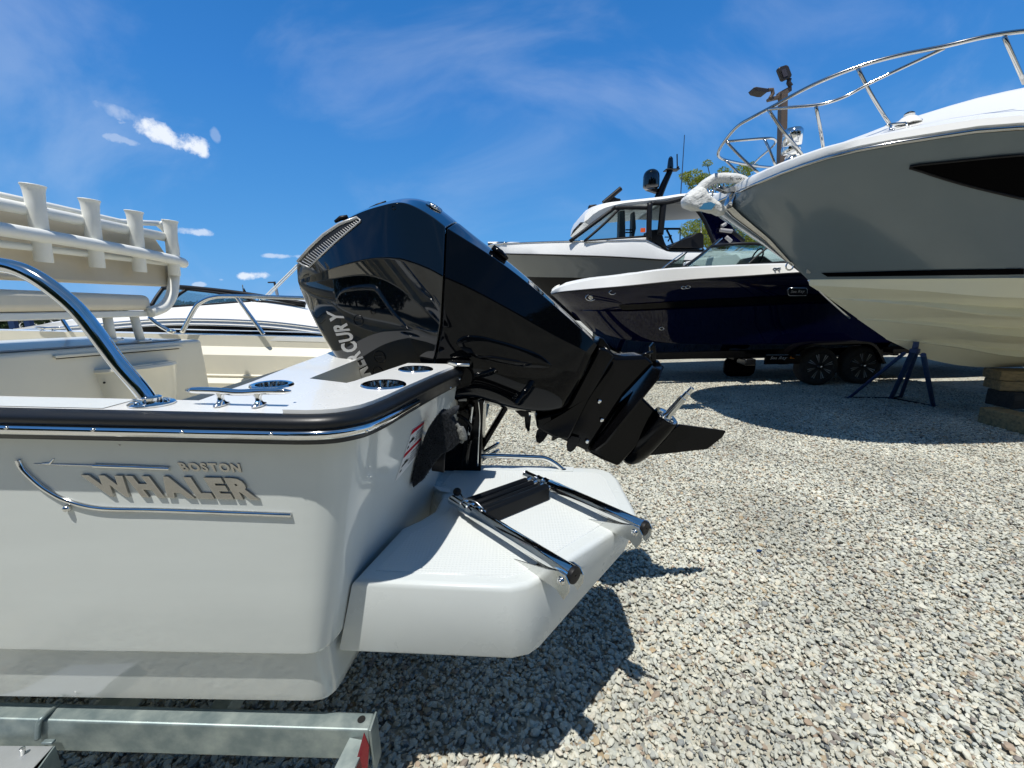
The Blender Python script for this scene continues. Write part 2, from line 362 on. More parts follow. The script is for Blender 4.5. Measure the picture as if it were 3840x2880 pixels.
# loose stones: crushed rock scattered over the part of the yard in front of the camera
GX,GY=[x*.25 for x in range(-9,31)],[y*.25 for y in range(0,33)]
gm=MB().grid([[V((x,y,gz(x,y))) for x in GX] for y in GY])
go=link('gravel',gm,None,smooth=0,mats=[gravelmat('crushed_stone')]); go['kind']='stuff'
def build_gn():
    g=bpy.data.node_groups.new('scatter_stones','GeometryNodeTree'); g.interface.new_socket('Geometry',in_out='INPUT',socket_type='NodeSocketGeometry'); g.interface.new_socket('Geometry',in_out='OUTPUT',socket_type='NodeSocketGeometry')
    n=g.nodes; l=g.links; gi=n.new('NodeGroupInput'); go_=n.new('NodeGroupOutput')
    def rv(lo,hi,seed,vec=True):
        r=n.new('FunctionNodeRandomValue'); r.data_type='FLOAT_VECTOR' if vec else 'FLOAT'
        if vec: r.inputs[0].default_value=lo; r.inputs[1].default_value=hi; o=r.outputs[0]
        else: r.inputs[2].default_value=lo; r.inputs[3].default_value=hi; o=r.outputs[1]
        r.inputs['Seed'].default_value=seed; return o
    join=n.new('GeometryNodeJoinGeometry'); 
    g2i=n.new('GeometryNodeGeometryToInstance')
    for k in range(9):
        ico=n.new('GeometryNodeMeshIcoSphere'); ico.inputs['Subdivisions'].default_value=1 if k%2 else 2; ico.inputs['Radius'].default_value=1
        sp=n.new('GeometryNodeSetPosition'); l.new(ico.outputs[0],sp.inputs['Geometry']); a=.42 if k%2 else .30
        l.new(rv((-a,-a,-a),(a,a,a),11+k*7),sp.inputs['Offset'])
        ch=n.new('GeometryNodeConvexHull'); l.new(sp.outputs[0],ch.inputs[0])
        sm=n.new('GeometryNodeSetMaterial'); sm.inputs['Material'].default_value=go.data.materials[0]; l.new(ch.outputs[0],sm.inputs[0])
        l.new(sm.outputs[0],g2i.inputs[0])
    dist=n.new('GeometryNodeDistributePointsOnFaces'); dist.inputs['Density'].default_value=5200; l.new(gi.outputs[0],dist.inputs['Mesh'])
    ip=n.new('GeometryNodeInstanceOnPoints'); l.new(dist.outputs['Points'],ip.inputs['Points']); l.new(g2i.outputs[0],ip.inputs['Instance']); ip.inputs['Pick Instance'].default_value=True
    ii=n.new('FunctionNodeRandomValue'); ii.data_type='INT'; ii.inputs[4].default_value=0; ii.inputs[5].default_value=8; ii.inputs['Seed'].default_value=3; l.new(ii.outputs[2],ip.inputs['Instance Index'])
    l.new(rv((-.45,-.45,0),(.45,.45,6.28),5),ip.inputs['Rotation'])
    sc=rv((.75,.55,.42),(1.3,1.0,.72),6); u=rv(.0,1.0,8,False)
    pw=n.new('ShaderNodeMath'); pw.operation='POWER'; pw.inputs[1].default_value=2.4; l.new(u,pw.inputs[0])
    mr=n.new('ShaderNodeMapRange'); mr.inputs['To Min'].default_value=.0068; mr.inputs['To Max'].default_value=.0160; l.new(pw.outputs[0],mr.inputs['Value'])
    vs=n.new('ShaderNodeVectorMath'); vs.operation='SCALE'; l.new(sc,vs.inputs[0]); l.new(mr.outputs[0],vs.inputs['Scale']); l.new(vs.outputs[0],ip.inputs['Scale'])
    sp=n.new('GeometryNodeSetPosition'); l.new(dist.outputs['Points'],sp.inputs['Geometry']); l.new(rv((0,0,-.007),(0,0,.010),9),sp.inputs['Offset']); l.new(sp.outputs[0],ip.inputs['Points'])
    l.new(ip.outputs[0],go_.inputs[0]); return g
md=go.modifiers.new('stones','NODES'); md.node_group=build_gn()

# ============================================================ NEAR BOAT
YC=1.90
whale=thing('fishing_boat','pale grey open fishing boat in the left foreground with black rub rail and swim platform','boat',D(-2.5,YC,-1.05))
near=[(-6.3,1.9),(-6.15,1.6),(-5.8,1.32),(-5.2,1.08),(-4.4,.94),(-3.4,.87),(-2.4,.85),(-1.6,.85),(-1.2,.85),(-.9,.85),(-.757,.85),(-.6,.85),(-.50,.850),(-.45,.852),(-.415,.858),(-.385,.87),(-.358,.892),(-.336,.92),(-.319,.965),(-.303,1.03),(-.278,1.16),(-.235,1.36),(-.185,1.56)]
far=[(x,2*YC-y) for x,y in near]
loop=near+far[::-1][:-1]
def offs(P,d):
    n=len(P); o=[]
    for i in range(n):
        a,b,c=V(P[i-1]),V(P[i]),V(P[(i+1)%n]); n1=(b-a).normalized(); n2=(c-b).normalized(); t=(n1+n2).normalized(); nn=V((-t.y,t.x)); o.append(b+nn*d/max(.6,nn.dot(V((-n1.y,n1.x)))))
    return o
LV=[(-.03,.03),(-.085,.042),(-.20,.044),(-.32,.046),(-.50,.052),(-.648,.058),(-.660,.0595),(-.666,.064),(-.668,.084),(-.675,.092),(-.70,.096),(-.84,.106),(-.872,.114),(-.885,.128)]
low12=[(-.70+.0,.85),(-.64,.85),(-.60,.85),(-.575,.851),(-.555,.855),(-.54,.865),(-.528,.885),(-.52,.92),(-.512,1.03),(-.487,1.16),(-.444,1.36),(-.394,1.56)]
low12=[(x+.062,y) for x,y in low12]
nearb=near[:-12]+low12; loopb=nearb+[(x,2*YC-y) for x,y in nearb][::-1][:-1]
rows=[]
for h,ins in LV:      # the transom is raked and its corner tightens towards the chine
    f_=min(1,max(0,-h-.03)/.625); lp_=[(a[0]*(1-f_)+b[0]*f_,a[1]*(1-f_)+b[1]*f_) for a,b in zip(loop,loopb)]
    rows.append([D(x-(ins*.62*max(0,min(1,(x+1.2)/.4))),YC+(y-YC)*(1-ins/1.05),h) for x,y in lp_])
hull=MB().grid(rows,cv=True)
last=rows[-1]
keel=[V((p.x,YC+(p.y-YC)*.03,D(p.x,0).z-1.10 + max(0,(-p.x-4.2))*.35)) for p in last]
hull.grid([last,[ (a+b)/2 for a,b in zip(last,keel)],keel],cv=True)
hull_o=link('hull',hull,gel,whale,smooth=28,weld=.0005)
HT=bvh(hull_o)
# deck cap
FZ=.028
def side_strip(pts,w):
    o=[V(p) for p in pts]; return o
gun=MB()
for sgn,P in ((1,near),(-1,far)):
    q=[p for p in P if p[0]<=-.757]; inn=[(x if x>-6 else -6.0,y+sgn*.118 if x>-6.2 else y) for x,y in q]
    out_=[(x,y+sgn*.02) for x,y in q]
    D_=D if sgn==1 else (lambda x,y,h=0:D(x,y,h-FZ))
    gun.grid([[D_(*p,0) for p in out_],[D_(*p,0) for p in inn]]); gun.grid([[D_(*p,0) for p in out_],[D_(*p,-.06) for p in out_]]); gun.grid([[D_(*p,0) for p in inn],[D_(*p,-.03) for p in inn]])
link('gunwale',gun,geld,whale)
cA=[(-.687,1.154,.046)]
aft=[(-.757,.87),(-.6,.87),(-.505,.872),(-.525,1.052),(-.468,1.20),(-.634,1.267),(-.637,YC)]
inner=[(-.84,YC),(-.83,1.80),(-.80,1.45),(-.77,1.20),(-.762,1.05),(-.757,.97)]
mir=lambda P:[(x,2*YC-y) for x,y in P]
A=aft+mir(aft[:-1])[::-1]+mir(inner[1:])[::-1]+inner
link('aft_deck',deckplate(A,0,.05,cA+[(x,2*YC-y,r) for x,y,r in cA]),geld,whale,bevel=.006)
op=[(x+ .0,y) for x,y in near if x>-.51 and x<-.18]
pod=[(-.505,.872)]+[tuple(v) for v in offs(near+far[::-1][:-1],.02)[len([p for p in near if p[0]<=-.5]):len(near)]]+[(-.205,1.565),(-.398,1.565),(-.468,1.20),(-.525,1.052)]
cups=[(-.367,1.152,.052),(-.336,1.423,.049)]
for flip in (0,1):
    P=mir(pod) if flip else pod; H=[(x,2*YC-y,r) if flip else (x,y,r) for x,y,r in cups]
    link('corner_deck',deckplate(P,.009,.06,H),geld,whale,bevel=.005)
    # slightly raised smooth pads
# splash well in front of the motor
w=MB(); wp=[(-.634,1.267),(-.468,1.20),(-.398,1.565),(-.24,1.565),(-.24,2*YC-1.565),(-.398,2*YC-1.565),(-.468,2*YC-1.20),(-.634,2*YC-1.267)]
w.grid([[D(*p,0) for p in wp],[D(p[0]+(.02 if p[0]<-.6 else 0),p[1],-.26) for p in wp]],cv=True); v_,f_=filled([D(p[0],p[1],-.26) for p in wp]); w.add(v_,f_)
link('splash_well',w,geli,whale,smooth=25)
# cup holders
for i,(x,y,r) in enumerate(cA+cups):
    hh=.009 if i else 0.0
    c=D(x,y,hh); up_=V((BS,0,1)).normalized()
    mb=MB().lathe(c,up_,[(-.001,r+.012),(.004,r+.010),(.006,r+.004),(.004,r-.004),(-.03,r-.006),(-.075,r-.008),(-.078,0.001)],36,cap=False)
    k=link('cup_holder',mb,chrome,whale,50)
# inside of the boat
ins=MB(); prof=[(2.832,0.),(2.836,-.075),(2.785,-.128),(2.795,-.262),(2.785,-.27),(2.795,-.285),(2.74,-.315),(2.745,-.36),(2.70,-.40),(2.69,-.52)]
Xs=[-.83,-1.6,-2.4,-3.4,-4.4,-5.2,-5.9]; tp=[0,0,.02,.03,.1,.25,.55]
for s in (1,-1):
    ins.grid([[D(x,YC+s*(y-YC-t),h-(FZ if s==1 else 0)) for x,t in zip(Xs,tp)] for y,h in prof])
ins.grid([[D(-.80,.965,0),D(-.80,2*YC-.965,0)],[D(-.82,.965,-.52),D(-.82,2*YC-.965,-.52)]])
link('interior_liner',ins,geli,whale,smooth=20)
fl=MB(); fl.grid([[D(x,YC-(.86-t),-.515) for x,t in zip(Xs,tp)],[D(x,YC+(.86-t),-.515) for x,t in zip(Xs,tp)]]); link('cockpit_sole',fl,geli,whale)
for s,P in ((1,near),(-1,far)):
    q=[p for p in P if -3.2<p[0]<=-.9]; link('nonskid_panel',MB().grid([[D(x,y+s*.028,.0015) for x,y in q],[D(x,y+s*.105,.0015) for x,y in q]]),tread,whale)
# rub rail round the hull, open at the motor
def sweep(P,sec,close=True):
    n=len(P); rows=[]
    for i,p in enumerate(P):
        a=V(P[max(0,i-1)]); b=V(P[min(n-1,i+1)]); t=(b-a).normalized(); nn=V((t.y,-t.x)); rows.append([D(p[0]+nn.x*o_,p[1]+nn.y*o_,h) for o_,h in sec])
    mb=MB().grid(rows,cv=close); m=len(sec)
    if close: mb.f.append(tuple(range(m))); mb.f.append(tuple(len(rows)*m-1-k for k in range(m)))
    return mb
def dens(P,k=4):
    return [(p.x,p.y) for p in catmull([V((x,y,0)) for x,y in P],k)]
railN=dens(near); railF=dens(far)
secB=[(-.03,-.001),(-.018,.0005),(-.006,-.002),(.004,-.009),(.008,-.018),(.006,-.025),(.001,-.029),(-.006,-.056),(-.012,-.068),(-.03,-.073)]
secS=[(.000,-.030),(.007,-.032),(.011,-.038),(.011,-.044),(.007,-.051),(.000,-.054),(-.006,-.054),(-.006,-.030)]
strip=[p for p in railN if p[1]<1.17 and p[0]<-.27]
rr=link('rub_rail',sweep(railN,secB),rub,whale,smooth=50)
for P,s in ((railF,-1),):
    sec2=[(-o_,h-FZ-.004) for o_,h in secB]; link('rub_rail',sweep(P,sec2),rub,whale,smooth=50)
ss=link('steel_strip',sweep(strip,secS),chrome,rr,smooth=60)
ST=bvh(rr); SS=bvh(ss)
for px,py in [(24,1604),(349,1612),(682,1621),(1016,1628),(1375,1617)]:
    p,n=hit(px,py,SS); 
    if p: screw('screw',p-n*.001,n,.0042,steel,rr)
for px,py in [(1646,1497),(1689,1454),(1723,1421)]:
    p,n=hit(px,py,ST)
    if p: screw('screw',p,n,.004,steel,rr)
# end caps of the rail by the motor
e=D(-.178,1.565,-.035); link('rail_end_cap',MB().lathe(e+V((-.012,0,.0)),(0.1,1,0),[(-.03,.043),(.0,.047),(.012,.044),(.022,.03),(.026,.01)],20),blk2,whale,60)
link('rail_end_bracket',MB().prism([D(-.245,1.555,.011),D(-.20,1.49,.011),D(-.155,1.50,.011),D(-.15,1.575,.011),D(-.235,1.59,.011)],(0,0,.012)),steel,whale,bevel=.004)
# side grab rail (near) and its flange
rp=[onY(px,py,.925) for px,py in [(573,1524),(528,1460),(440,1358),(358,1246),(290,1163),(217,1098),(145,1046),(72,1011),(0,996)]]
b_=rp[-1]; rp+=[V((b_.x-.06,.926,b_.z+.007)),V((b_.x-.13,.926,b_.z+.012)),V((b_.x-.24,.926,b_.z+.016)),V((b_.x-.42,.927,b_.z+.018)),V((-1.85,.93,b_.z+.015)),V((-2.15,.94,b_.z-.02)),V((-2.4,.94,b_.z-.08)),V((-2.6,.94,b_.z-.2)),D(-2.75,.95,0)]
gr=link('grab_rail',MB().tube(catmull(rp,7),.0168,18),chrome,whale,180)
fl_=D(rp[0].x,.925,.001)
link('base_flange',MB().lathe(fl_,(BS,0,1),[(0,.044),(.003,.044),(.006,.040),(.006,.02),(.016,.020),(.019,.016)],28),chrome,gr,50)
for dx,dy in ((.034,.0),(-.03,.012),(-.005,-.033)): screw('screw',fl_+V((dx,dy,.005)),V((0,0,1)),.006,chrome,gr,.007)
# far side rail
fy=2.79
q=[onY(px,py,fy) for px,py in [(683,1247),(728,1160),(755,1133),(800,1115),(880,1111),(1135,1118),(1250,1121)]]
fr=link('grab_rail',MB().tube(catmull(q,6),.0135,12),chrome,whale,180)
link('stanchion',MB().tube([onY(887,1113,fy),onY(988,1253,fy)],.0125,10),chrome,fr)
link('stanchion',MB().tube([onY(1250,1121,fy),onY(1270,1260,fy)],.0125,10),chrome,fr)
q=[onY(px,py,fy) for px,py in [(560,1190),(590,1215),(632,1240)]]
fr2=link('grab_rail',MB().tube(catmull(q,5),.013,12),chrome,whale,180); p=onY(642,1243,fy)
link('base_flange',MB().ball(p,.022,12,(1.3,1,.8)),chrome,fr2,180)
link('stanchion',MB().tube([onY(228,1190,fy),onY(262,1243,fy)],.012,10),chrome,fr2)
# cleat
def cleat(a,b,feet,r,parent,mat=chrome,name='cleat',hgt=.0):
    a,b=V(a),V(b); n=16; P=[a.lerp(b,i/n) for i in range(n+1)]
    rs=[r*(.35 if i in(0,n) else .75 if i in (1,n-1) else .86+.0*i) for i in range(n+1)]
    for i in range(3,n-2): P[i]=P[i]-V((0,0,r*.45*math.exp(-((i-n/2)/2.6)**2)))
    mb=MB().tube(P,rs,14)
    k=link(name,mb,mat,parent,180)
    t=(b-a).normalized()
    for f_ in feet:
        f_=V(f_); top=a+t*((f_-a).dot(t)); hgt=top.z-f_.z; rows=[]
        for s,(w1,w2) in zip([0,.08,.2,.35,.6,.85,1.0],[(2.7,1.25),(2.6,1.2),(1.3,.9),(.85,.75),(.8,.7),(1.5,.8),(2.4,.7)]):
            c=f_.lerp(top,s) ; rows.append([c+V((math.cos(q_)*r*w2+.0, 0,0))+V((0,math.sin(q_)*r*w1*(1 if s<.5 else .8),0)) if s<.5 else c+V((math.cos(q_)*r*w1,math.sin(q_)*r*w2,0)) for q_ in (2*math.pi*j/14 for j in range(14))])
        # feet are long fore-and-aft ovals lying across the bar
        mb=MB().grid(rows,cv=True); mb.f.append(tuple(range(14))); link('cleat_foot',mb,mat,k,180)
    return k
cleat(onY(697,1463,.925),onY(1090,1468,.925),[onY(831,1518,.925),onY(972,1520,.925)],.0092,whale)
cleat(onY(131,1228,fy),onY(228,1229,fy),[onY(160,1240,fy),onY(200,1241,fy)],.008,whale)
# maker's badge: harpoon, curved line and raised letters
for wd in text('WHALER',[(311,1777),(934,1790),(978,1871),(384,1857)],HT,badgem,whale,depth=.0065,bold=.028,lift=-.0005,each=True,name='letter',gap=.07,bev=.035,fallY=.9): pass
text('BOSTON',[(667,1732),(900,1737),(909,1770),(690,1765)],HT,badgem,whale,depth=.0035,bold=.02,lift=-.0005,each=True,name='letter',gap=.12,bev=.02,fallY=.9)
def onhull(P,lift): 
    o=[]
    for px,py in P:
        p,n=hit(px,py,HT); p=p or onY(px,py,.9); n=n or V((0,-1,0)); o.append(p+n*lift)
    return o
cv=catmull([V((a,b,0)) for a,b in [(72,1724),(92,1760),(147,1812),(190,1842),(238,1868),(295,1888),(360,1902),(440,1908),(600,1911),(850,1920),(1095,1929)]],5)
link('badge_line',MB().tube(onhull([(p.x,p.y) for p in cv],.002),[.0062]*len(cv),10),chrome,whale,60)
hp=link('badge_harpoon',MB().tube(onhull([(357,1745),(500,1750),(640,1756)],.002),.0050,10),chrome,whale,60)
link('harpoon_shaft',MB().tube(onhull([(129,1739),(220,1741),(357,1745)],.001),[.001,.002,.0028],8),chrome,hp,60)
link('harpoon_barb',MB().tube(onhull([(160,1738),(190,1737),(204,1720)],.001),[.002,.003,.0012],8),chrome,hp,60)
for px,py,r in ((259,1903,.0085),(449,1670,.002)):
    p,n=hit(px,py,HT)
    if p: screw('hull_plug' if r>.005 else 'rivet',p,n,r,steel,whale,.012 if r>.005 else .002)
# warning sticker on the hull corner
SK=[(1545,1612),(1592,1576),(1566,1706),(1481,1806)]
def patch(Q,tree,lift,mat,name,parent,nu=8,nv=8,fallY=1.0,u0=0,u1=1,v0=0,v1=1):
    f=quad(Q); rows=[]
    for i in range(nv+1):
        r=[]
        for j in range(nu+1):
            px,py=f(u0+(u1-u0)*j/nu,v0+(v1-v0)*i/nv); p,n=hit(px,py,tree); p=p or onY(px,py,fallY); n=n or V((0,-1,0)); r.append(p+n*lift)
        rows.append(r)
    return link(name,MB().grid(rows),mat,parent,180)
stk=patch(SK,HT,.0012,wsticker,'warning_sticker',whale)
patch(SK,HT,.0018,red,'red_band',stk,v0=.90,v1=.99,u0=.02,u1=.98); patch(SK,HT,.0018,red,'red_band',stk,v0=.44,v1=.53,u0=.02,u1=.98)
for k in range(5):
    patch(SK,HT,.0018,ink,'printed_line',stk,nu=5,nv=1,u0=.52,u1=.94-.06*(k%2),v0=.60+k*.055,v1=.618+k*.055)
    patch(SK,HT,.0018,ink,'printed_line',stk,nu=5,nv=1,u0=.50,u1=.92-.07*(k%2),v0=.10+k*.06,v1=.118+k*.06)
for v_ in (.60,.12):
    patch(SK,HT,.0018,ink,'printed_boat',stk,nu=5,nv=1,u0=.10,u1=.44,v0=v_+.10,v1=v_+.15); patch(SK,HT,.0018,ink,'printed_boat',stk,nu=3,nv=2,u0=.2,u1=.34,v0=v_+.15,v1=v_+.19); patch(SK,HT,.0018,ink,'printed_propeller',stk,nu=2,nv=2,u0=.08,u1=.18,v0=v_,v1=v_+.05)
# ------------------------------------------------------------ swim platforms either side of the motor
PT=.8825-1.394      # platform height under the deck plane
plat=[(-.455,.998),(-.02,.982),(.03,.996),(.062,1.022),(.425,1.352),(.448,1.385),(.455,1.43),(.462,1.70),(.452,1.765),(.42,1.808),(.375,1.823),(-.157,1.833),(-.384,1.82),(-.372,1.63),(-.345,1.585),(-.296,1.54),(-.290,1.49),(-.298,1.39),(-.34,1.325),(-.388,1.272),(-.408,1.19)]
def platz(x): return -.232+max(0,(x-.08))*.28
for flip in (0,):
    P=mir(plat) if flip else plat
    mb=MB(); c=V((sum(p[0] for p in P)/len(P),sum(p[1] for p in P)/len(P)))
    def ring(d,h): 
        return [D(p.x,p.y,h+PT+BS*0) for p in offs(P,d if not flip else -d)]
    def low(d,k): return [D(p.x+ (-.03 if p.x>.1 else -.055 if p.x<-.38 else 0),p.y,PT+platz(p.x)+k) for p in offs(P,d if not flip else -d)]
    r1=[ring(.016,0),ring(.008,-.002),ring(.003,-.007),ring(0,-.016),low(.0,.012),low(.004,.004),low(.014,0)]
    mb.grid(r1,cv=True); v_,f_=filled(r1[0]); mb.add(v_,f_); v_,f_=filled(r1[-1]); mb.add(v_,f_)
    sp=link('swim_platform',mb,gelp,whale,smooth=38)
    # recessed border then textured standing area
    T=[(-.40,1.045),(-.03,1.028),(.02,1.05),(.375,1.385),(.40,1.44),(.405,1.68),(.39,1.74),(.36,1.76),(.15,1.765),(-.16,1.77),(-.27,1.77),(-.30,1.62),(-.24,1.55),(-.235,1.48),(-.245,1.38),(-.29,1.30),(-.345,1.235),(-.362,1.17)]
    T=mir(T) if flip else T
    mb=MB(); t0=[D(x,y,PT+.0025) for x,y in T]; v_,f_=filled(t0); mb.add(v_,f_); mb.grid([t0,[D(p.x,p.y,PT-.002) for p in offs(T,-.004 if not flip else .004)]],cv=True)
    link('nonskid_panel',mb,tread,sp,smooth=20)
    # grab handle
    g=[(-.228,1.790,0),(-.20,1.79,.03),(-.165,1.79,.052),(-.12,1.79,.06),(.10,1.79,.058),(.15,1.79,.052),(.19,1.79,.03),(.225,1.79,0)]
    g=[D(x,2*YC-y if flip else y,PT+h) for x,y,h in g]
    gh=link('grab_handle',MB().tube(catmull(g,6),.0108,14),chrome,sp,180)
    for q_ in (g[0],g[-1]): link('handle_foot',MB().lathe(q_,(0,0,1),[(0,.019),(.003,.018),(.006,.012)],18),chrome,gh,60)
    link('handle_pad',MB().prism([D(x,2*YC-y if flip else y,PT+.001) for x,y in [(-.27,1.765),(.27,1.765),(.28,1.815),(-.28,1.815)]],(0,0,.003)),gelp,sp)
# ------------------------------------------------------------ boarding ladder folded on the near platform
lad=bpy.data.objects.new('boarding_ladder',None); COL.objects.link(lad); lad.parent=whale; BASE[lad]=BASE[whale]; lad['label']='folded telescopic stainless ladder with four black treads'
LH=PT+.047
dn=V((.287,-.308,0)).normalized(); ac=V((.278,.235,0)).normalized()
def L3(x,y,h=LH): return D(x,y,h)
t1a,t1b=L3(-.138,1.288),L3(.149,.982); t2a,t2b=L3(.140,1.523),L3(.418,1.223)
for a,b in ((t1a,t1b),(t2a,t2b)):
    d=(b-a).normalized()
    link('ladder_tube',MB().lathe(a,d,[(-.002,.014),(-.001,.0225),(0,.0235),((b-a).length,.0235)],24),chrome,lad,50)
    link('end_cap',MB().lathe(b,d,[(0,.0238),(.008,.024),(.012,.0228),(.0135,.014),(.0125,.004),(.010,.003)],24),blkm,lad,50)
    for k,(l0,l1,r) in enumerate(((-.036,0,.0212),(-.072,-.036,.0190),(-.140,-.072,.0165))):
        link('ladder_tube',MB().lathe(a,d,[(l0,r*.7),(l0+.002,r),(l0+.005,r+.0012),(l0+.007,r),(l1,r)],20),chrome,lad,50)
for k in range(4):
    off=-(3-k)*.036; a=t1a+dn*(off+.012); b=t2a+dn*(off+.012); d=(b-a).normalized(); L_=(b-a).length
    if k==3:
        mb=MB(); u=d; n=V((BS,0,1)).normalized(); w_=u.cross(n); s0,s1=.032,L_-.030
        P=[(-.015,.014),(-.006,.0175),(.008,.0165),(.016,.008),(.017,-.040),(.012,-.044),(-.012,-.044),(-.016,-.03)]
        rows=[[a+u*s+w_*x+n*z for x,z in P] for s in (s0,s1)]; mb.grid(rows,cv=True); mb.f.append(tuple(range(8))); mb.f.append(tuple(range(15,7,-1)))
        link('ladder_step',mb,treadm,lad,40,bevel=.0015)
    else: link('ladder_step',MB().lathe(a,d,[(.034,.004),(.034,.0112),(.036,.0122),(L_-.037,.0122),(L_-.035,.0112),(L_-.035,.004)],20),treadm,lad,50)
    for e0,e1 in ((.0,.042),(L_-.042,L_)):
        link('step_collar',MB().lathe(a,d,[(e0,.009),(e0+.016,.0085),(e0+.022,.0125),(e1-.005,.0125),(e1,.009)],16),chrome,lad,50)
kb=t1a+dn*(-.105)+V((-.002,.035,.028)); link('latch_knob',MB().ball(kb,.0155,20),blkm,lad,180)
link('latch_cable',MB().tube(catmull([kb+V((.012,0,-.008)),t1a+dn*(-.06)+V((0,.018,.026)),t1a+dn*(-.02)+V((.012,.018,.030)),t1a+dn*(.012)+V((.02,.02,.012))],6),.0028,8),steel,lad,180)
for b in (t1b,t2b):
    for s in (-1,1):
        o_=ac*(s*.0265); base=b-dn*.0
        tip=base-dn*.215+o_; z0=PT+.002-LH
        P=[(-.215,z0),(-.205,z0+.006),(-.07,z0+.040),(-.02,z0+.058),(.004,z0+.055),(.016,z0+.035),(.014,z0+.010),(-.004,z0-.022),(-.03,z0-.002)]
        poly=[base+o_+dn*x+V((0,0,z)) for x,z in P]
        link('hinge_plate',MB().prism(poly,ac*(.0035*s)),steel,lad,20,bevel=.0008)
    pt=b+dn*(-.012)+V((0,0,-.012))-ac*.028
    link('hinge_bolt',MB().lathe(pt,-ac,[(0,.0125),(.003,.0125),(.006,.010),(.0065,.007),(.011,.0065),(.0125,.003)],16),chrome,lad,40)
    link('hinge_base',MB().prism([b-dn*.21+ac*.02+V((0,0,z0)),b-dn*.21-ac*.02+V((0,0,z0)),b-dn*.02-ac*.022+V((0,0,z0)),b-dn*.02+ac*.022+V((0,0,z0))],(0,0,.004)),steel,lad)
# ------------------------------------------------------------ console box and leaning post
XP=-1.90
con=MB(); top=[(1.20,1.512),(2.535,1.457)]
v=[(XP,1.2,.88),(XP,2.545,.88),(XP,2.535,1.457),(XP,1.2,1.512),(XP-.62,1.2,.9),(XP-.62,2.545,.9),(XP-.60,2.5,1.50),(XP-.60,1.2,1.55)]
con.add(v,[(0,1,2,3),(5,4,7,6),(3,2,6,7),(0,3,7,4),(1,5,6,2),(0,4,5,1)])
seat_base=link('seat_base',con,geli,whale,smooth=0,bevel=.016,bseg=3)
lip=MB(); a=onX(207,1333,XP+.012); b=onX(685,1296,XP+.012); lip.prism([a,b,b+V((0,0,-.012)),a+V((0,0,-.012))],(-.03,0,0)); link('lid_edge',lip,geli,seat_base,bevel=.002)
gap=MB(); gap.prism([a+V((-.006,.01,-.013)),b+V((-.006,-.02,-.013)),b+V((-.006,-.02,-.017)),a+V((-.006,.01,-.017))],(-.01,0,0)); link('lid_seal',gap,ink,seat_base)
a=onX(352,1388,XP); b=onX(630,1353,XP); c=(a+b)/2; hw=(b.y-a.y)/2; rows=[]
for h,k,pz in ((0,1,.13),(-.012,1.02,.135),(-.02,.98,.13),(-.10,.93,.118),(-.40,.78,.07),(-.42,.70,.05)):
    rows.append([V((XP+pz*math.sin(math.pi*j/16),c.y-hw*k*math.cos(math.pi*j/16),c.z+h+(b.z-a.z)*.5*(-math.cos(math.pi*j/16)))) for j in range(17)])
mb=MB().grid(rows); mb.f.append(tuple(range(17))); pk=link('drink_pocket',mb,geli,seat_base,30)
for q_ in ((391,1435),(617,1400)): screw('screw',onX(*q_,XP+.03),V((1,0,0)),.005,ink,pk)
tp=link('seat_top_tray',MB().prism([V((XP-.03,1.3,1.512)),V((XP-.03,2.42,1.466)),V((XP-.5,2.38,1.49)),V((XP-.5,1.3,1.53))],(0,0,.008)),M('tray_grey',(.30,.33,.35),.4,coat=.2),seat_base,bevel=.003)
post=bpy.data.objects.new('leaning_post',None); COL.objects.link(post); post.parent=whale; BASE[post]=BASE[whale]; post['label']='cream leaning post seat with a white pipe frame and upright rod holders'
def PX(px,py,dx=0): return onX(px,py,XP+dx)
link('backrest',MB().prism([V((XP-.02,1.2,1.775)),V((XP-.02,2.375,1.772)),V((XP-.025,2.43,1.80)),V((XP-.04,2.44,1.95)),V((XP-.06,2.40,2.05)),V((XP-.07,1.2,2.07))],(-.055,0,0)),vinyl,post,20,bevel=.012,bseg=3)
link('seat_cushion',MB().prism([V((XP-.0,1.2,1.655)),V((XP,2.236,1.645)),V((XP,2.236,1.722)),V((XP,1.2,1.748))],(-.42,0,0)),vinyl2,post,20,bevel=.028,bseg=4)
link('seat_pan',MB().prism([V((XP-.015,1.2,1.622)),V((XP-.015,2.21,1.612)),V((XP-.015,2.21,1.643)),V((XP-.015,1.2,1.653))],(-.38,0,0)),pcoat,post,20,bevel=.006)
lower=[PX(560,1172),PX(615,1150),PX(644,1105),PX(652,1040),PX(653,985,.0),PX(650,925,-.01),PX(632,868,-.03),PX(598,834,-.05)]
fr=link('pipe_frame',MB().tube(catmull(lower,7),.027,18),pcoat,post,180)
link('pipe_frame',MB().tube([V((XP-.05,1.15,2.098)),V((XP-.05,1.9,2.090)),V((XP-.05,2.2,2.084)),PX(596,838,-.05)],.014,12),pcoat,post,180)
link('pipe_frame',MB().tube([V((XP+.015,1.15,2.052)),V((XP+.015,2.40,2.035))],.024,16),pcoat,post,180)
mid=[V((XP+.055,1.15,1.955)),V((XP+.055,1.7,1.945)),V((XP+.055,2.1,1.930)),V((XP+.05,2.35,1.915)),V((XP+.03,2.45,1.908)),V((XP+.005,2.49,1.905))]
link('pipe_frame',MB().tube(catmull(mid,6),.0255,18),pcoat,post,180)
link('pipe_frame',MB().tube([V((XP+.01,1.15,1.905)),V((XP+.01,2.42,1.895))],.014,12),pcoat,post,180)
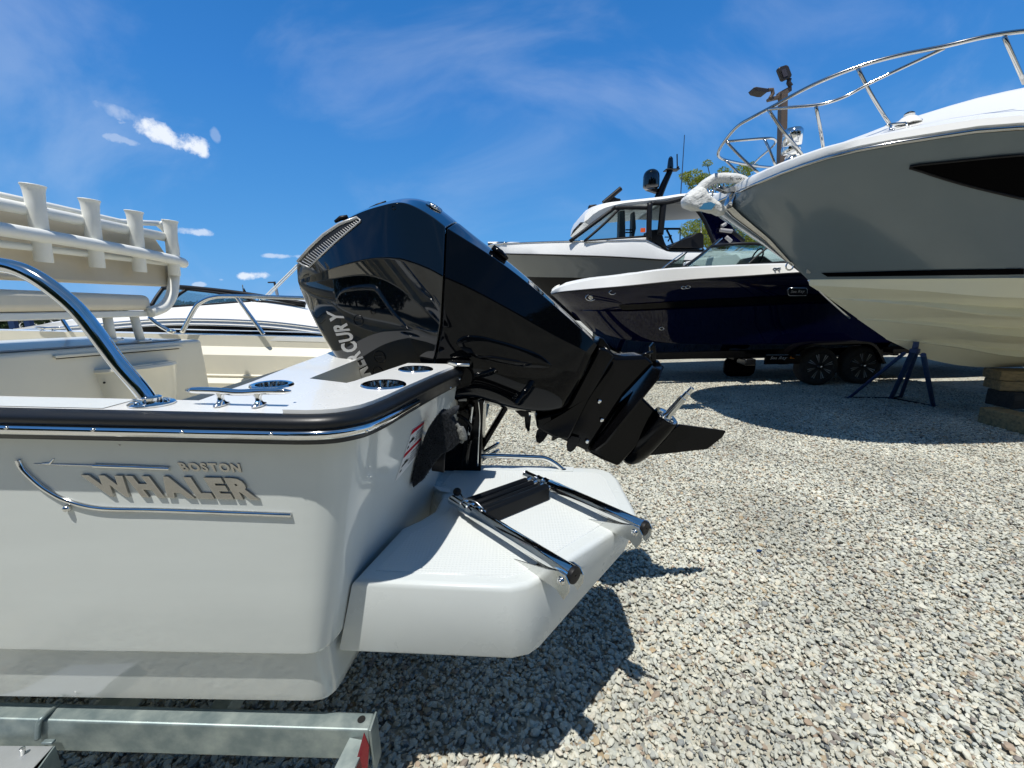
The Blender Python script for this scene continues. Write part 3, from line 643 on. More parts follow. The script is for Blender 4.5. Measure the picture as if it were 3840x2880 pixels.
for s,e_ in (((440,1180),(456,1268)),((537,1180),(563,1272))):
    a=PX(*s); b=PX(*e_); lg=link('leg',MB().tube([a+V((-.05,0,.02)),b+V((-.05,0,-.02))],.019,14),pcoat,post,180)
    link('leg_foot',MB().lathe(b+V((-.05,0,-.012)),(0,0,1),[(0,.045),(.006,.043),(.010,.024)],18),pcoat,lg,50)
    for dy in (-.035,.035): screw('screw',b+V((-.03,dy,-.005)),V((0,0,1)),.006,steel,lg,.006)
for y in (1.515,1.733,1.951,2.17,2.388):
    z=2.134-(y-1.733)*.022
    prof=[(-.290,.0265),(-.288,.028),(-.06,.0292),(-.022,.0315),(-.008,.0345),(0,.038),(.002,.0365),(-.004,.034),(-.04,.027),(-.16,.025),(-.161,.001)]
    mb=MB().lathe((XP+.052,y,z),V((.10,0,1)),prof,24,cap=False)
    link('rod_holder',mb,pcoat,post,60)

for y0_ in (0,.028):
    link('tow_eye',MB().tube(catmull([onY(1796,1742-y0_*900,2.0),onY(1812,1722-y0_*900,2.0),onY(1862,1692-y0_*900,2.0),onY(1868,1690-y0_*900,2.03)],5),.009,10),chrome,whale,180)
# ============================================================ OUTBOARD MOTOR (tilted up)
YM=1.90
mot=thing('outboard_motor','large glossy black outboard motor tilted up out of the stern, its propeller taken off','outboard motor',V((-.1,YM,1.2)))
def MP(px,py,w): return onY(px,py,YM-w)
ST_=[ # T0, T1, C, D, E, B1, B0  : (px,py,halfwidth)
 [(1110,986,0),(1113,992,.08),(1117,1052,.10),(1119,1060,.10),(1124,1075,.10),(1127,1086,.08),(1126,1086,0)],
 [(1146,938,0),(1149,941,.175),(1178,1031,.205),(1186,1056,.185),(1192,1120,.18),(1172,1192,.13),(1168,1190,0)],
 [(1236,852,0),(1240,857,.225),(1262,1001,.27),(1268,1040,.24),(1275,1180,.24),(1240,1312,.18),(1234,1308,0)],
 [(1336,790,0),(1342,795,.24),(1362,973,.30),(1370,1024,.268),(1385,1220,.27),(1302,1398,.20),(1292,1395,0)],
 [(1434,750,0),(1448,766,.26),(1434,965,.315),(1446,1046,.282),(1470,1250,.282),(1350,1452,.205),(1340,1446,0)],
 [(1531,726,0),(1512,752,.25),(1500,968,.325),(1518,1092,.292),(1535,1290,.29),(1440,1500,.22),(1430,1500,0)],
 [(1598,726,0),(1590,793,.24),(1575,992,.33),(1590,1158,.30),(1580,1320,.295),(1500,1520,.235),(1490,1530,0)],
 [(1660,768,0),(1634,822,.24),(1622,1012,.335),(1625,1190,.305),(1608,1350,.298),(1550,1520,.24),(1550,1535,0)],
 [(1721,816,0),(1668,850,.24),(1660,1033,.335),(1650,1216,.31),(1622,1370,.30),(1575,1520,.245),(1590,1540,0)],
]
LO_=[
 [(1729,822,0),(1676,856,.24),(1669,1038,.333),(1659,1221,.308),(1632,1372,.30),(1585,1520,.25),(1600,1540,0)],
 [(1810,893,0),(1772,915,.24),(1750,1072,.322),(1735,1242,.305),(1700,1380,.295),(1660,1510,.25),(1660,1530,0)],
 [(1897,962,0),(1866,975,.235),(1835,1118,.305),(1815,1262,.295),(1785,1385,.285),(1750,1488,.23),(1745,1505,0)],
 [(1975,1028,0),(1950,1038,.215),(1920,1165,.275),(1900,1300,.27),(1870,1420,.262),(1830,1502,.21),(1830,1520,0)],
 [(2058,1102,0),(2036,1108,.195),(2005,1215,.24),(1985,1340,.24),(1955,1455,.23),(1915,1530,.18),(1915,1545,0)],
 [(2160,1196,0),(2142,1202,.165),(2110,1275,.20),(2085,1375,.20),(2050,1475,.19),(2020,1548,.15),(2020,1560,0)],
 [(2232,1262,0),(2218,1268,.135),(2195,1315,.165),(2165,1400,.165),(2130,1480,.155),(2105,1535,.125),(2105,1545,0)],
 [(2251,1288,0),(2238,1294,.12),(2214,1335,.14),(2184,1405,.145),(2150,1470,.135),(2123,1522,.11),(2122,1526,0)],
]
def cowl(ST_,name,mat,endcaps=True):
    # add supporting rows for crisp shoulder lines
    rows=[]
    for st in ST_:
        P=[MP(*p) for p in st]; r=[]
        near_=[P[0],P[0].lerp(P[1],.75),P[1],P[1].lerp(P[2],.10),P[1].lerp(P[2],.88),P[2],P[2].lerp(P[3],.25),P[2].lerp(P[3],.8),P[3],P[3].lerp(P[4],.2),P[4],P[4].lerp(P[5],.75),P[5],P[5].lerp(P[6],.25),P[6]]
        # centre points are flattened on the mid plane
        fr_=[V((p.x,2*YM-p.y,p.z)) for p in near_[1:-1]][::-1]
        rows.append(near_+fr_)
    A,B=rows[0],rows[-1]
    def shr(R,k,sh):
        c=sum(R,V())/len(R); return [c+(p-c)*k+sh for p in R]
    ax=(sum(B,V())/len(B)-sum(A,V())/len(A)).normalized()
    n=len(rows)
    full=[]
    full.append(shr(A,.80,V((0,0,0)))); full.append(shr(A,.985,-ax*.002))
    for i,r in enumerate(rows):
        full.append(r)
        if i==0: full.append([a.lerp(b,.12) for a,b in zip(rows[0],rows[1])])
        if i==n-2: full.append([a.lerp(b,.88) for a,b in zip(rows[-2],rows[-1])])
    full.append(shr(B,.985,ax*.004)); full.append(shr(B,.80,V((0,0,0))))
    mb=MB().grid(full,cv=True); m_=len(full[0]); mb.f.append(tuple(range(m_))); k=len(full)*m_; mb.f.append(tuple(k-1-i for i in range(m_)))
    o=link(name,mb,mat,mot,smooth=180,sub=3); me=o.data
    at=me.attributes.new('crease_edge','FLOAT','EDGE'); cr={5:.9,8:.7,2:.75}
    for j in list(cr): cr[(m_-j)%m_]=cr[j]
    vals=[0.0]*len(me.edges)
    for e in me.edges:
        a,b=e.vertices
        if a>=k or b>=k: continue
        if a%m_==b%m_ and (a%m_) in cr and m_<a<k-m_: vals[e.index]=cr[a%m_]
    at.data.foreach_set('value',vals); return o
cw=cowl(ST_,'upper_cowl',blk); lc=cowl(LO_,'lower_cowl',blkl)
CT=bvh(cw); LT=bvh(lc)
core=[[(1700,870,.10),(1690,1040,.27),(1670,1220,.25),(1600,1400,.2)],[(1650,840,.10),(1640,1020,.27),(1620,1200,.25),(1560,1400,.2)]]
mb=MB()
rows=[[MP(*p) for p in r]+[V((MP(*p).x,2*YM-MP(*p).y,MP(*p).z)) for p in r[::-1]] for r in core]; mb.grid(rows,cv=True); link('seam_gasket',mb,blkm,mot)
def on(P,T,lift,fy=1.6):
    o=[]
    for px,py in P:
        p,n=hit(px,py,T); p=p or onY(px,py,fy); n=n or V((0,-1,0)); o.append(p+n*lift)
    return o
# air intake grille
vq=[(1122,978),(1345,820),(1352,832),(1160,1003)]
fr_pts=[(1119,982),(1160,934),(1215,884),(1275,843),(1338,818),(1353,831),(1320,858),(1275,893),(1222,940),(1163,1002),(1140,995)]
gv=link('air_intake',MB().grid([on([(a,b)for a,b in fr_pts[:5]],CT,.0035),on([(1122,985),(1170,948),(1222,902),(1280,862),(1338,832)],CT,.003),on([(1134,991),(1176,960),(1226,915),(1284,876),(1340,836)],CT,.002),on([(1160,1002),(1212,950),(1262,904),(1312,862),(1352,832)],CT,.002)]),ink,mot,180)
link('intake_frame',MB().tube(on([(1121,981),(1163,932),(1217,882),(1277,841),(1341,818)],CT,.004),.0062,8),silv,gv,180)
link('intake_frame',MB().tube(on([(1341,818),(1352,827),(1352,832),(1312,864),(1262,906),(1212,953),(1161,1003)],CT,.003),.003,8),silv,gv,180)
link('intake_frame',MB().tube(on([(1121,981),(1135,992),(1161,1003)],CT,.003),.003,8),silv,gv,180)
for k in range(26):
    u=(k+.5)/26
    def q4(v):
        a=(1128+(1338-1128)*u, 983-(983-826)*(u**.82)); b=(1164+(1350-1164)*u,1000-(1000-833)*(u**.95)); return (a[0]*(1-v)+b[0]*v,a[1]*(1-v)+b[1]*v)
    link('intake_fin',MB().tube(on([q4(.12),q4(.5),q4(.95)],CT,.003),.0016,5),silv,gv,0)
# lettering
text('MERCURY',[(1338,1440),(1224,1166),(1283,1172),(1394,1404)],CT,silv,mot,depth=.0012,bold=.035,lift=.0012,each=True,name='letter',gap=.09,fallY=1.7)
# round badge and details
bd=on([(1628,777)],CT,.002)[0]; p,n=hit(1628,777,CT); n=n or V((.6,-.3,.6))
lg=link('round_badge',MB().lathe(bd,n,[(0,.036),(.003,.036),(.004,.034),(.002,.031),(.002,.001)],28),steel,mot,60)
a_=n.orthogonal().normalized(); b_=n.cross(a_)
for s in (-1,0,1):
    link('badge_curve',MB().tube(catmull([bd+n*.004+a_*(s*.012-.012)+b_*-.022,bd+n*.005+a_*(s*.014+.004)+b_*-.006,bd+n*.005+a_*(s*.010-.004)+b_*.010,bd+n*.004+a_*(s*.008+.006)+b_*.024],4),.0028,6),chrome,lg,180)
for px,py,r,mt in ((1477,779,.0075,ink),(1345,1201,.020,blk2),(1400,1168,.010,blk2),(1424,1338,.024,blk2),(1418,1395,.022,blk2),(1300,1382,.004,steel)):
    p,n=hit(px,py,CT)
    if p:
        k=link('cowl_port' if r>.009 else 'cowl_bolt',MB().lathe(p,n,[(-.002,r*1.15),(.002,r*1.1),(.003,r),(-.001,r*.9),(-.001,.0005)],20,cap=False),mt,mot,50)
        if r>.015: link('port_cross_bar',MB().box(p+n*.001,(r*1.5,.004,.004)),blkm,k)
link('cowl_handle',MB().tube([MP(1256,832,.10),MP(1278,818,.10),MP(1303,812,.10)],[.006,.010,.007],10),blkm,mot,180)
link('cowl_handle',MB().tube([MP(1385,781,.08),MP(1415,768,.08),MP(1448,756,.08)],[.004,.005,.004],10),blkm,mot,180)
# raised oval on the lower cover
ov=[(1712,1290),(1735,1262),(1790,1258),(1870,1276),(1950,1300),(2020,1328),(2062,1362),(2060,1376),(1990,1378),(1900,1366),(1820,1350),(1760,1330)]
mb=MB(); o1=catmull([V((a,b,0)) for a,b in ov],4,closed=True); c=V((1880,1318,0))
R=[on([((c+(p-c)*k).x,(c+(p-c)*k).y) for p in o1],LT,l) for k,l in ((1.0,.0),(.985,.006),(.95,.008),(.6,.010),(.25,.010))]
mb.grid(R,cv=True); mb.f.append(tuple(len(mb.v)-len(o1)+i for i in range(len(o1)))); link('side_panel',mb,blkl,mot,60)
link('handle_recess',MB().tube(catmull(on([(1790,1334),(1850,1340),(1920,1352),(1975,1360)],LT,.010),4),[.004]*3+[.009]*7+[.004]*3,8),blk2,mot,60)
link('side_vent',MB().tube([MP(1848,926,.10),MP(1876,950,.10),MP(1902,974,.10)] ,[.012,.016,.01],10),blk2,mot,180)
# leg: shaped slabs about the centre plane
def slab(name,poly,w,mat=blk2,bev=.008,wc=None,parent=None,seg=3):
    P=[onY(px,py,YM-w*.6) for px,py in poly]; mb=MB()
    c=sum(P,V())/len(P)
    A=[V((p.x,YM-w,p.z)) for p in P]; mb.prism(A,(0,2*w,0))
    return link(name,mb,mat,parent or mot,40,bevel=bev,bseg=seg)
slab('exhaust_housing',[(2105,1535),(2128,1510),(2238,1300),(2262,1303),(2300,1336),(2200,1500),(2130,1640),(2072,1632),(2012,1599),(2007,1561)],.095,bev=.02)
slab('exhaust_housing',[(2255,1298),(2300,1334),(2414,1330),(2450,1362),(2330,1490),(2200,1688),(2060,1622),(2130,1560)],.068,bev=.018)
link('sky_lit_flange',MB().tube([MP(2262,1300,.05),MP(2300,1333,.05),MP(2360,1345,.05),MP(2400,1350,.05),MP(2414,1330,.05),MP(2448,1320,.05)],.008,8),blk2,mot,180)
slab('upper_bracket',[(2236,1296),(2246,1262),(2262,1270),(2290,1310),(2262,1330)],.05,bev=.006)
slab('torque_tab',[(2438,1300),(2452,1283),(2460,1310),(2460,1362),(2446,1372),(2440,1340)],.012,bev=.003)
# anti-ventilation plate
def plateline(a,b,t,hw,name,ext=0):
    A=MP(*a,.0); B=MP(*b,.0); d=(B-A).normalized(); n=V((-d.z,0,d.x)); P=[]
    A=A-d*ext
    out=[(0,.02),(.03,.7),(.12,1),(.80,1),(.92,.7),(1,.12)]
    L_=(B-A).length
    poly=[A+d*L_*s+V((0,-hw*k,0)) for s,k in out]+[A+d*L_*s+V((0,hw*k,0)) for s,k in out[::-1]]
    return link(name,MB().prism([p-n*t/2 for p in poly],n*t),blk2,mot,40,bevel=t*.3)
plateline((2468,1352),(2195,1690),.009,.135,'anti_ventilation_plate')
plateline((2300,1330),(2070,1650),.007,.085,'splash_plate')
for a,b in (((2452,1370),(2150,1672)),):
    pass
for q_ in ((2164,1665,.09),(2048,1632,.08)):
    x,y,w=q_; c=MP(x,y,w)
    link('side_fin',MB().prism([MP(x-34,y-18,w),MP(x-20,y-30,w),MP(x+14,y-22,w),MP(x+4,y+2,w),MP(x-10,y+22,w),MP(x-24,y+32,w),MP(x-36,y+26,w),MP(x-40,y+6,w)],(0,.006,0)),blk2,mot,20,bevel=.002)
slab('water_tube',[(1966,1560),(1992,1560),(1986,1617),(1978,1618),(1974,1606),(1970,1606)],.010,bev=.001)
slab('trim_sensor_box',[(1925,1486),(1950,1484),(1955,1520),(1980,1530),(1985,1560),(1955,1560),(1925,1530)],.05,blkm,bev=.004)
p=MP(1942,1500,.06); link('sensor_label',MB().box(p,(.022,.002,.012)),silv,mot)
for q_ in ((2257,1575,.075),(2202,1655,.075),(2248,1505,.075)):
    p=MP(*q_); link('leg_bolt',MB().lathe(p+V((0,.004,0)),(0,-1,0),[(0,.009),(.010,.009),(.012,.006)],10),steel,mot,30)
# strut and torpedo
slab('gearcase_strut',[(2381,1462),(2300,1530),(2196,1690),(2255,1722),(2318,1748),(2400,1660),(2480,1560),(2452,1532)],.024,bev=.015,seg=4)
ax=(MP(2590,1462,.085)-MP(2500,1561,.03)).normalized(); rc=MP(2500,1561,.03)
Lt=(MP(2500,1561,0)-MP(2338,1745,0)).length
prof=[(-Lt-.012,.004),(-Lt-.008,.02),(-Lt+.015,.042),(-Lt+.05,.057),(-Lt+.10,.066),(-Lt+.16,.069),(-.05,.067),(-.005,.062),(0,.061),(.002,.059),(.0,.056),(-.03,.052),(-.032,.001)]
link('torpedo',MB().lathe(rc,ax,prof,32,cap=False),blk2,mot,50)
rg=link('bearing_ring',MB().lathe(rc,ax,[(-.020,.053),(-.002,.054),(.002,.056),(.001,.052),(-.004,.045),(-.006,.043),(-.028,.042),(-.028,.001)],32,cap=False),steel,mot,50)
sh=link('propeller_shaft',MB().lathe(rc,ax,[(-.03,.024),(.000,.024),(.006,.022),(.012,.0175),(.120,.0165),(.122,.0135),(.150,.0130),(.152,.0105),(.180,.0100),(.183,.007)],20),steel,mot,40)
for k in range(14):
    a=2*math.pi*k/14; u=ax.orthogonal().normalized(); v2=ax.cross(u); d=u*math.cos(a)+v2*math.sin(a)
    link('shaft_spline',MB().tube([rc+ax*.02+d*.0168,rc+ax*.118+d*.0162],.0014,5),steel,sh,0)
slab('skeg',[(2480,1640),(2548,1592),(2722,1616),(2708,1640),(2652,1684),(2446,1707),(2400,1705)],.008,bev=.003)
# swivel and clamp bracket against the transom
slab('swivel_bracket',[(1640,1395),(1750,1380),(1880,1450),(1905,1500),(1860,1510),(1812,1500),(1760,1560),(1690,1560),(1650,1500)],.09,blk2,bev=.012)
slab('clamp_bracket',[(1680,1400),(1780,1420),(1816,1500),(1812,1600),(1806,1748),(1770,1752),(1668,1752),(1690,1600)],.15,blk2,bev=.008)
slab('trim_cylinder',[(1805,1700),(1790,1690),(1900,1500),(1925,1500)],.028,blk2,bev=.008)
for a,b in (((1850,1700),(1795,1745)),((1866,1742),(1800,1790))):
    pass
mb=MB().tube([MP(1822,1492,.13),MP(1790,1560,.14)],.004,6); link('edge_rod',mb,steel,mot)
for q_ in ((1735,1492),(1762,1520),(1773,1565),(1748,1540)):
    p=onY(*q_,1.72); link('bracket_bolt',MB().lathe(p,(0,-1,0),[(-.03,.01),(.004,.01),(.007,.006)],10),blk2,mot,30)
link('bracket_edge_line',MB().tube(catmull([onY(1793,1500,1.735),onY(1799,1570,1.735),onY(1794,1660,1.735),onY(1791,1748,1.735)],5),.0035,8),steel,mot,180)  # thin steel tube added to draw the bracket's light edge line
link('trim_ram',MB().lathe(onY(1742,1740,1.72),(onY(1772,1520,1.72)-onY(1742,1740,1.72)),[(0,.018),(.10,.018),(.102,.022),(.118,.022),(.12,.010),(.25,.010)],14),blkl,mot,50)
link('trim_ram_rod',MB().tube([onY(1757,1630,1.715),onY(1772,1525,1.715)],.006,10),steel,mot,60)
link('label_tag',MB().box(onY(1735,1498,1.715),(.035,.003,.014)),silv,mot)
link('rigging_hose',MB().tube(catmull([onY(1700,1550,1.72),onY(1740,1570,1.68),onY(1765,1600,1.70),onY(1750,1640,1.74)],6),.008,8),blk2,mot,180)

# ============================================================ CARPET ROLL HANGING AT THE STERN
cp=[(1650,1546),(1672,1552),(1700,1535),(1719,1532),(1712,1550),(1690,1567),(1705,1592),(1724,1612),(1734,1641),(1728,1658),(1714,1669),(1690,1690),(1656,1707),(1630,1738),(1606,1772),(1588,1800),(1560,1822),(1547,1834),(1541,1802),(1552,1760),(1565,1712),(1586,1651),(1602,1612),(1620,1585)]
Yc_=1.31; P=[onY(px,py,Yc_) for px,py in cp]
mb=MB(); mb.prism(P,(0,.055,0)); 
ct=link('carpet_offcut',mb,carp,None,40,bevel=.014,bseg=3); tag(ct,'dark blue-grey carpet offcut hanging behind the stern corner, pale backing along one edge','carpet')
me=MB(); tr=bvh(ct); xs_=[p.x for p in P]; zs_=[p.z for p in P]
for k in range(5200):
    px=random.uniform(1538,1735); py=random.uniform(1530,1836); p,n=hit(px,py,tr)
    if not p: continue
    d=(n+V((random.gauss(0,.5),random.gauss(0,.5),random.gauss(0,.5)))).normalized()*random.uniform(.004,.009); s=V((random.gauss(0,1),random.gauss(0,1),random.gauss(0,1))).normalized()*.0013
    me.add([p-s,p+s,p+d],[(0,1,2)])
pl=link('pile',me,carp,ct,0,fix=False); pl['kind']='stuff'
bk=link('backing_edge',MB().tube(catmull([onY(1712,1590,1.31),onY(1728,1612,1.31),onY(1737,1641,1.31),onY(1730,1660,1.31)],5),[.006]*4+[.014]*8+[.006]*4,8),carpb,ct,180)
rb=MB(); 
rib=thing('ribbed_pad','dark ribbed rubber pad hanging under the carpet offcut, resting on the swim platform','pad',onY(1645,1772,1.33))
for k in range(8):
    a=onY(1628+k*5.2,1703-k*1.5,1.33); b=onY(1624+k*5.2,1764+k*.8,1.33); link('rib',MB().tube([a,b],.0055,8),blkm,rib,180)
link('backing',MB().prism([onY(1626,1706,1.335),onY(1668,1694,1.335),onY(1664,1770,1.335),onY(1624,1764,1.335)],(0,.01,0)),blkm,rib)
stp=link('torn_strap',MB().prism([onD(1600,1812,PT+.008),onD(1640,1826,PT+.009),onD(1688,1838,PT+.009),onD(1688,1848,PT+.007),onD(1650,1843,PT+.012),onD(1622,1822,PT+.012)],(0,0,.003)),wsticker,None); tag(stp,'short torn white strap lying on the swim platform below the carpet offcut','strap')

# ============================================================ NEAR TRAILER
tra=thing('boat_trailer','galvanised steel boat trailer under the grey open boat in the foreground','trailer',V((-1.5,1.9,0)))
def beam(name,a,b,w,h,mat=galv,parent=None,bev=.006):
    a,b=V(a),V(b); d=(b-a).normalized(); s=d.cross(V((0,0,1))).normalized(); u=s.cross(d)
    c=[(-w/2,-h/2),(w/2,-h/2),(w/2,h/2),(-w/2,h/2)]
    mb=MB().grid([[a+s*x+u*z for x,z in c],[b+s*x+u*z for x,z in c]],cv=True); mb.f+= [(0,1,2,3),(7,6,5,4)]
    return link(name,mb,mat,parent,30,bevel=bev,bseg=3)
a=V((-.425,.985,.462-.0)); 
z_=lambda x:.466-.068*(x+.5)
b1=beam('frame_beam',(-6.0,.975,z_(-6)-.054),(-.435,.975,z_(-.435)-.054),.052,.108,parent=tra)
beam('frame_beam',(-6.0,2.82,z_(-6)-.054),(-.435,2.82,z_(-.435)-.054),.052,.108,parent=tra)
for x in (-1.32,-2.3,-3.6): beam('cross_member',(x,1.0,z_(x)-.14),(x,2.80,z_(x)-.14),.075,.07,parent=tra)
beam('cross_member',(-.95,1.0,z_(-.95)-.11),(-.95,2.8,z_(-.95)-.11),.06,.06,parent=tra)
for y in (1.45,2.35): beam('bunk',(-.75,y,z_(-.6)+.02),(-4.2,y,z_(-4.2)+.02),.09,.05,carp,parent=tra)
link('end_plate',MB().prism([V((-.432,.948,z_(-.43)+.0)),V((-.432,1.004,z_(-.43))),V((-.432,1.004,z_(-.43)-.155)),V((-.432,.948,z_(-.43)-.155))],(.006,0,0)),galv,tra,bevel=.001)
p=onZ(1354,2703,z_(-.46)); link('bolt_hole',MB().lathe((p.x,.978,z_(p.x)+.0015),(0,0,1),[(0,.011),(.0008,.011)],18),ink,tra,30)
# light bracket: flat steel running from the beam end towards us
A0=V((-.475,.945,z_(-.475)-.004)); 
beam('light_bracket',(-.462,.945,z_(-.46)-.030),(-.535,.56,.395),.055,.008,parent=tra,bev=.001)
link('red_reflector',MB().prism([onY(a,b,.90) for a,b in [(1364,2750),(1384,2800),(1378,2900),(1322,2900)]],(0,.004,0)),redref,tra,bevel=.001)
# step plate and clamp at the left
stpz=.462
link('fender_step',MB().prism([onZ(-200,2795,stpz),onZ(200,2797,stpz),onZ(120,2885,stpz),onZ(60,2990,stpz),onZ(-250,2990,stpz)],(0,0,-.006)),M('bright_galvanised',(.55,.57,.57),.4,metal=.7,var=.2,vscale=8),tra,bevel=.0015)
link('step_side',MB().prism([onZ(202,2797,stpz-.001),onZ(122,2885,stpz-.001),onZ(62,2990,stpz-.001),onZ(62,2990,stpz-.001)+V((0,0,-.07)),onZ(122,2885,stpz-.001)+V((0,0,-.07)),onZ(202,2797,stpz-.001)+V((0,0,-.07))],(.004,0,0)),galv,tra)
p=onZ(85,2828,stpz); link('bolt',MB().lathe(p,(.2,0,1),[(0,.006),(.02,.006),(.021,.004)],12),steel,tra,40)
p=onZ(184,2786,stpz); link('cleat_pad',MB().box(p+V((0,.0,.004)),(.03,.012,.008)),galv,tra,bevel=.002)
ub=catmull([V((-1.335,1.01,z_(-1.33)+.012)),V((-1.345,.95,z_(-1.33)+.004)),V((-1.36,.934,z_(-1.33)-.03)),V((-1.362,.932,z_(-1.33)-.10)),V((-1.37,.93,z_(-1.33)-.13))],5)
ubp=[onY(225,2640,1.0),onY(205,2655,.985),onY(160,2692,.948),onY(145,2715,.942),onY(141,2770,.94)]
link('u_bolt',MB().tube(catmull(ubp,5),.0065,10),galv,tra,180)
# ============================================================ BACKGROUND BOATS: hulls from fair lines
def resamp(P,n,pw=1.0):
    d=[0]
    for a,b in zip(P,P[1:]): d.append(d[-1]+(b-a).length)
    o=[]
    for i in range(n):
        t=(i/(n-1))**pw*d[-1]; k=0
        while k<len(d)-2 and d[k+1]<t: k+=1
        s=(t-d[k])/max(1e-9,d[k+1]-d[k]); o.append(P[k].lerp(P[k+1],s))
    return o
def row(pts,ext,n=40,pw=1.5,k=5):
    P=[onY(*p) for p in pts]+[V(e) for e in ext]; return resamp(catmull(P,k),n,pw)
def mirY(R,y0): 
    k_=.78 if abs(y0-5.1)<.01 else 1
    return [[V((p.x,y0+(y0-p.y)*k_,p.z)) for p in r] for r in R]
# ---- grey cruiser on the right
KY=5.10
cru=thing('grey_cruiser','large grey cruiser on the right with cream bottom and looping steel bow rail','boat',V((7,KY,.0)))
XE=12.5
sheer=row([(2751,728,5.10),(2778,716,4.86),(2824,694,4.60),(2900,662,4.34),(2992,627,4.12),(3161,576,3.84),(3441,526,3.56),(3840,481,3.35)],[(5.5,3.30,2.74),(8,3.30,2.62),(XE,3.4,2.55)])
bound=row([(3031,1050,5.10),(3090,1049,4.97),(3200,1048,4.74),(3441,1046,4.33),(3640,1045,4.08),(3840,1043,3.88)],[(6.2,3.66,1.66),(8,3.58,1.60),(XE,3.6,1.58)])
stem=[onY(*p) for p in [(2751,728,5.1),(2737,752,5.1),(2733,778,5.1),(2770,812,5.1),(2880,898,5.1),(2970,991,5.1),(3031,1050,5.1)]]
stem_c=resamp(stem,9)
topr=[]
for i,(f_) in enumerate([0,.06,.14,.3,.5,.72,.9,1.0]):
    r=[]
    for j,(a,b) in enumerate(zip(sheer,bound)):
        p=a.lerp(b,f_); 
        p.y+= .10*math.sin(math.pi*f_)*min(1,j/14)        # hollow flare
        r.append(p)
    # run the front of each line out to the stem
    s=resamp(stem,101)[int(round(f_*100))]; base=r[0].copy(); w_=15
    for j in range(w_): r[j]=r[j]+(s-base)*((1-j/w_)**2.2)
    topr.append(r)
mb=MB().grid(topr).grid(mirY(topr,KY)); topo=link('topsides',mb,grey,cru,smooth=60,weld=.001)
def srow(start,end,ext): return row([start,((start[0]+end[0])/2,start[1]+(end[1]-start[1])*.42,start[2]+(end[2]-start[2])*.62),end],ext,k=8)
def strake(a,b,e,gap,dy):
    up_=srow((a[0],a[1]-2,a[2]),(b[0],b[1]-gap,b[2]+.02),[(x,y+.02,z+gap*.0034) for x,y,z in e]); lo=srow(a,b,[(x,y-dy,z) for x,y,z in e])
    return up_,lo
kl=row([(3475,1346,5.1),(3595,1370,5.1),(3716,1378,5.1),(3840,1376,5.1)],[(8,5.1,.62),(XE,5.1,.62)])
s1=srow((3035,1070,5.1),(3840,1118,3.96),[(6.6,3.74,1.52),(XE,3.7,1.42)])
bot=[bound,[a.lerp(b,.9) for a,b in zip(bound,s1)],s1]
defs=[((3109,1119,5.1),(3840,1189,4.14),[(7,3.98,1.28),(XE,3.98,1.22)],34,.07),((3215,1196,5.1),(3840,1264,4.44),[(7.2,4.3,1.07),(XE,4.3,1.02)],32,.07),((3321,1271,5.1),(3840,1340,4.78),[(7.4,4.7,.82),(XE,4.7,.80)],26,.05)]
for a,b,e,g_,dy in defs:
    u_,l_=strake(a,b,e,g_,dy); bot+= [u_,l_]
    bot.append([V((p.x,p.y+.035*min(1,j/8),p.z-.012*min(1,j/8))) for j,p in enumerate(l_)])
bot.append(kl)
bands=[bot[0:3],bot[2:4],bot[3:5],bot[4:6],bot[5:7],bot[6:8],bot[7:9],bot[8:10],bot[9:11],bot[10:12],bot[11:13]]
mb=MB()
for b_ in bands:
    if len(b_)>1: mb.grid(b_).grid(mirY(b_,KY))
boto=link('bottom',mb,cream,cru,smooth=180)
e1=[r[-1] for r in topr+bot]; mb=MB(); mb.grid([e1,[V((p.x,2*KY-p.y,p.z)) for p in e1]]); link('transom',mb,grey,cru)
TT=bvh(topo); BT=bvh(boto)
# deck: gunwale band, rail groove and crowned foredeck
g1=[p+V((0,-.03,.03)) for p in sheer]; g2=[p+V((0,-.01,.085)) for p in sheer]; g3=[p+V((.02,.06,.11)) for p in sheer]
crown=row([(2775,716,5.10),(2800,680,4.9),(2847,652,4.75),(2914,621,4.70),(3015,582,4.65),(3205,518,4.50),(3329,468,4.42),(3441,434,4.36),(3609,383,4.28),(3833,330,4.25)],[(6.6,4.2,3.72),(9,4.2,3.9),(XE,4.2,3.9)])
dk=[sheer,g1,g2,g3,[a.lerp(b,.45)+V((0,.05,-.02)) for a,b in zip(g3,crown)],[a.lerp(b,.93) for a,b in zip(g3,crown)],crown,[V((p.x,KY,p.z+.02)) for p in crown]]
link('deck',MB().grid(dk).grid(mirY(dk,KY)),white,cru,smooth=40,weld=.001)
for yy in (0,1):
    P=[V((p.x,KY+(KY-p.y)*.78 if yy else p.y,p.z)) for p in sheer]; sg=1 if yy else -1
    link('rub_rail',MB().tube([p+V((0,sg*.012,0)) for p in P],.019,8),rails,cru,180)
link('stem_plate',MB().grid([[p+V((-.012-.05*(1-(w_/.10)**2)*(1-abs(i-6)/22),-w_*(1-i/30),-.004)) for i,p in enumerate(resamp(stem[:6],24))] for w_ in (-.10,-.07,-.035,0,.035,.07,.10)]),rails,cru,180)
stemtail=[onY(*p) for p in [(3031,1050,5.1),(3099,1117,5.1),(3186,1194,5.1)]]
link('keel_guard',MB().tube(resamp(stemtail,8),.012,6),chrome,cru,180)
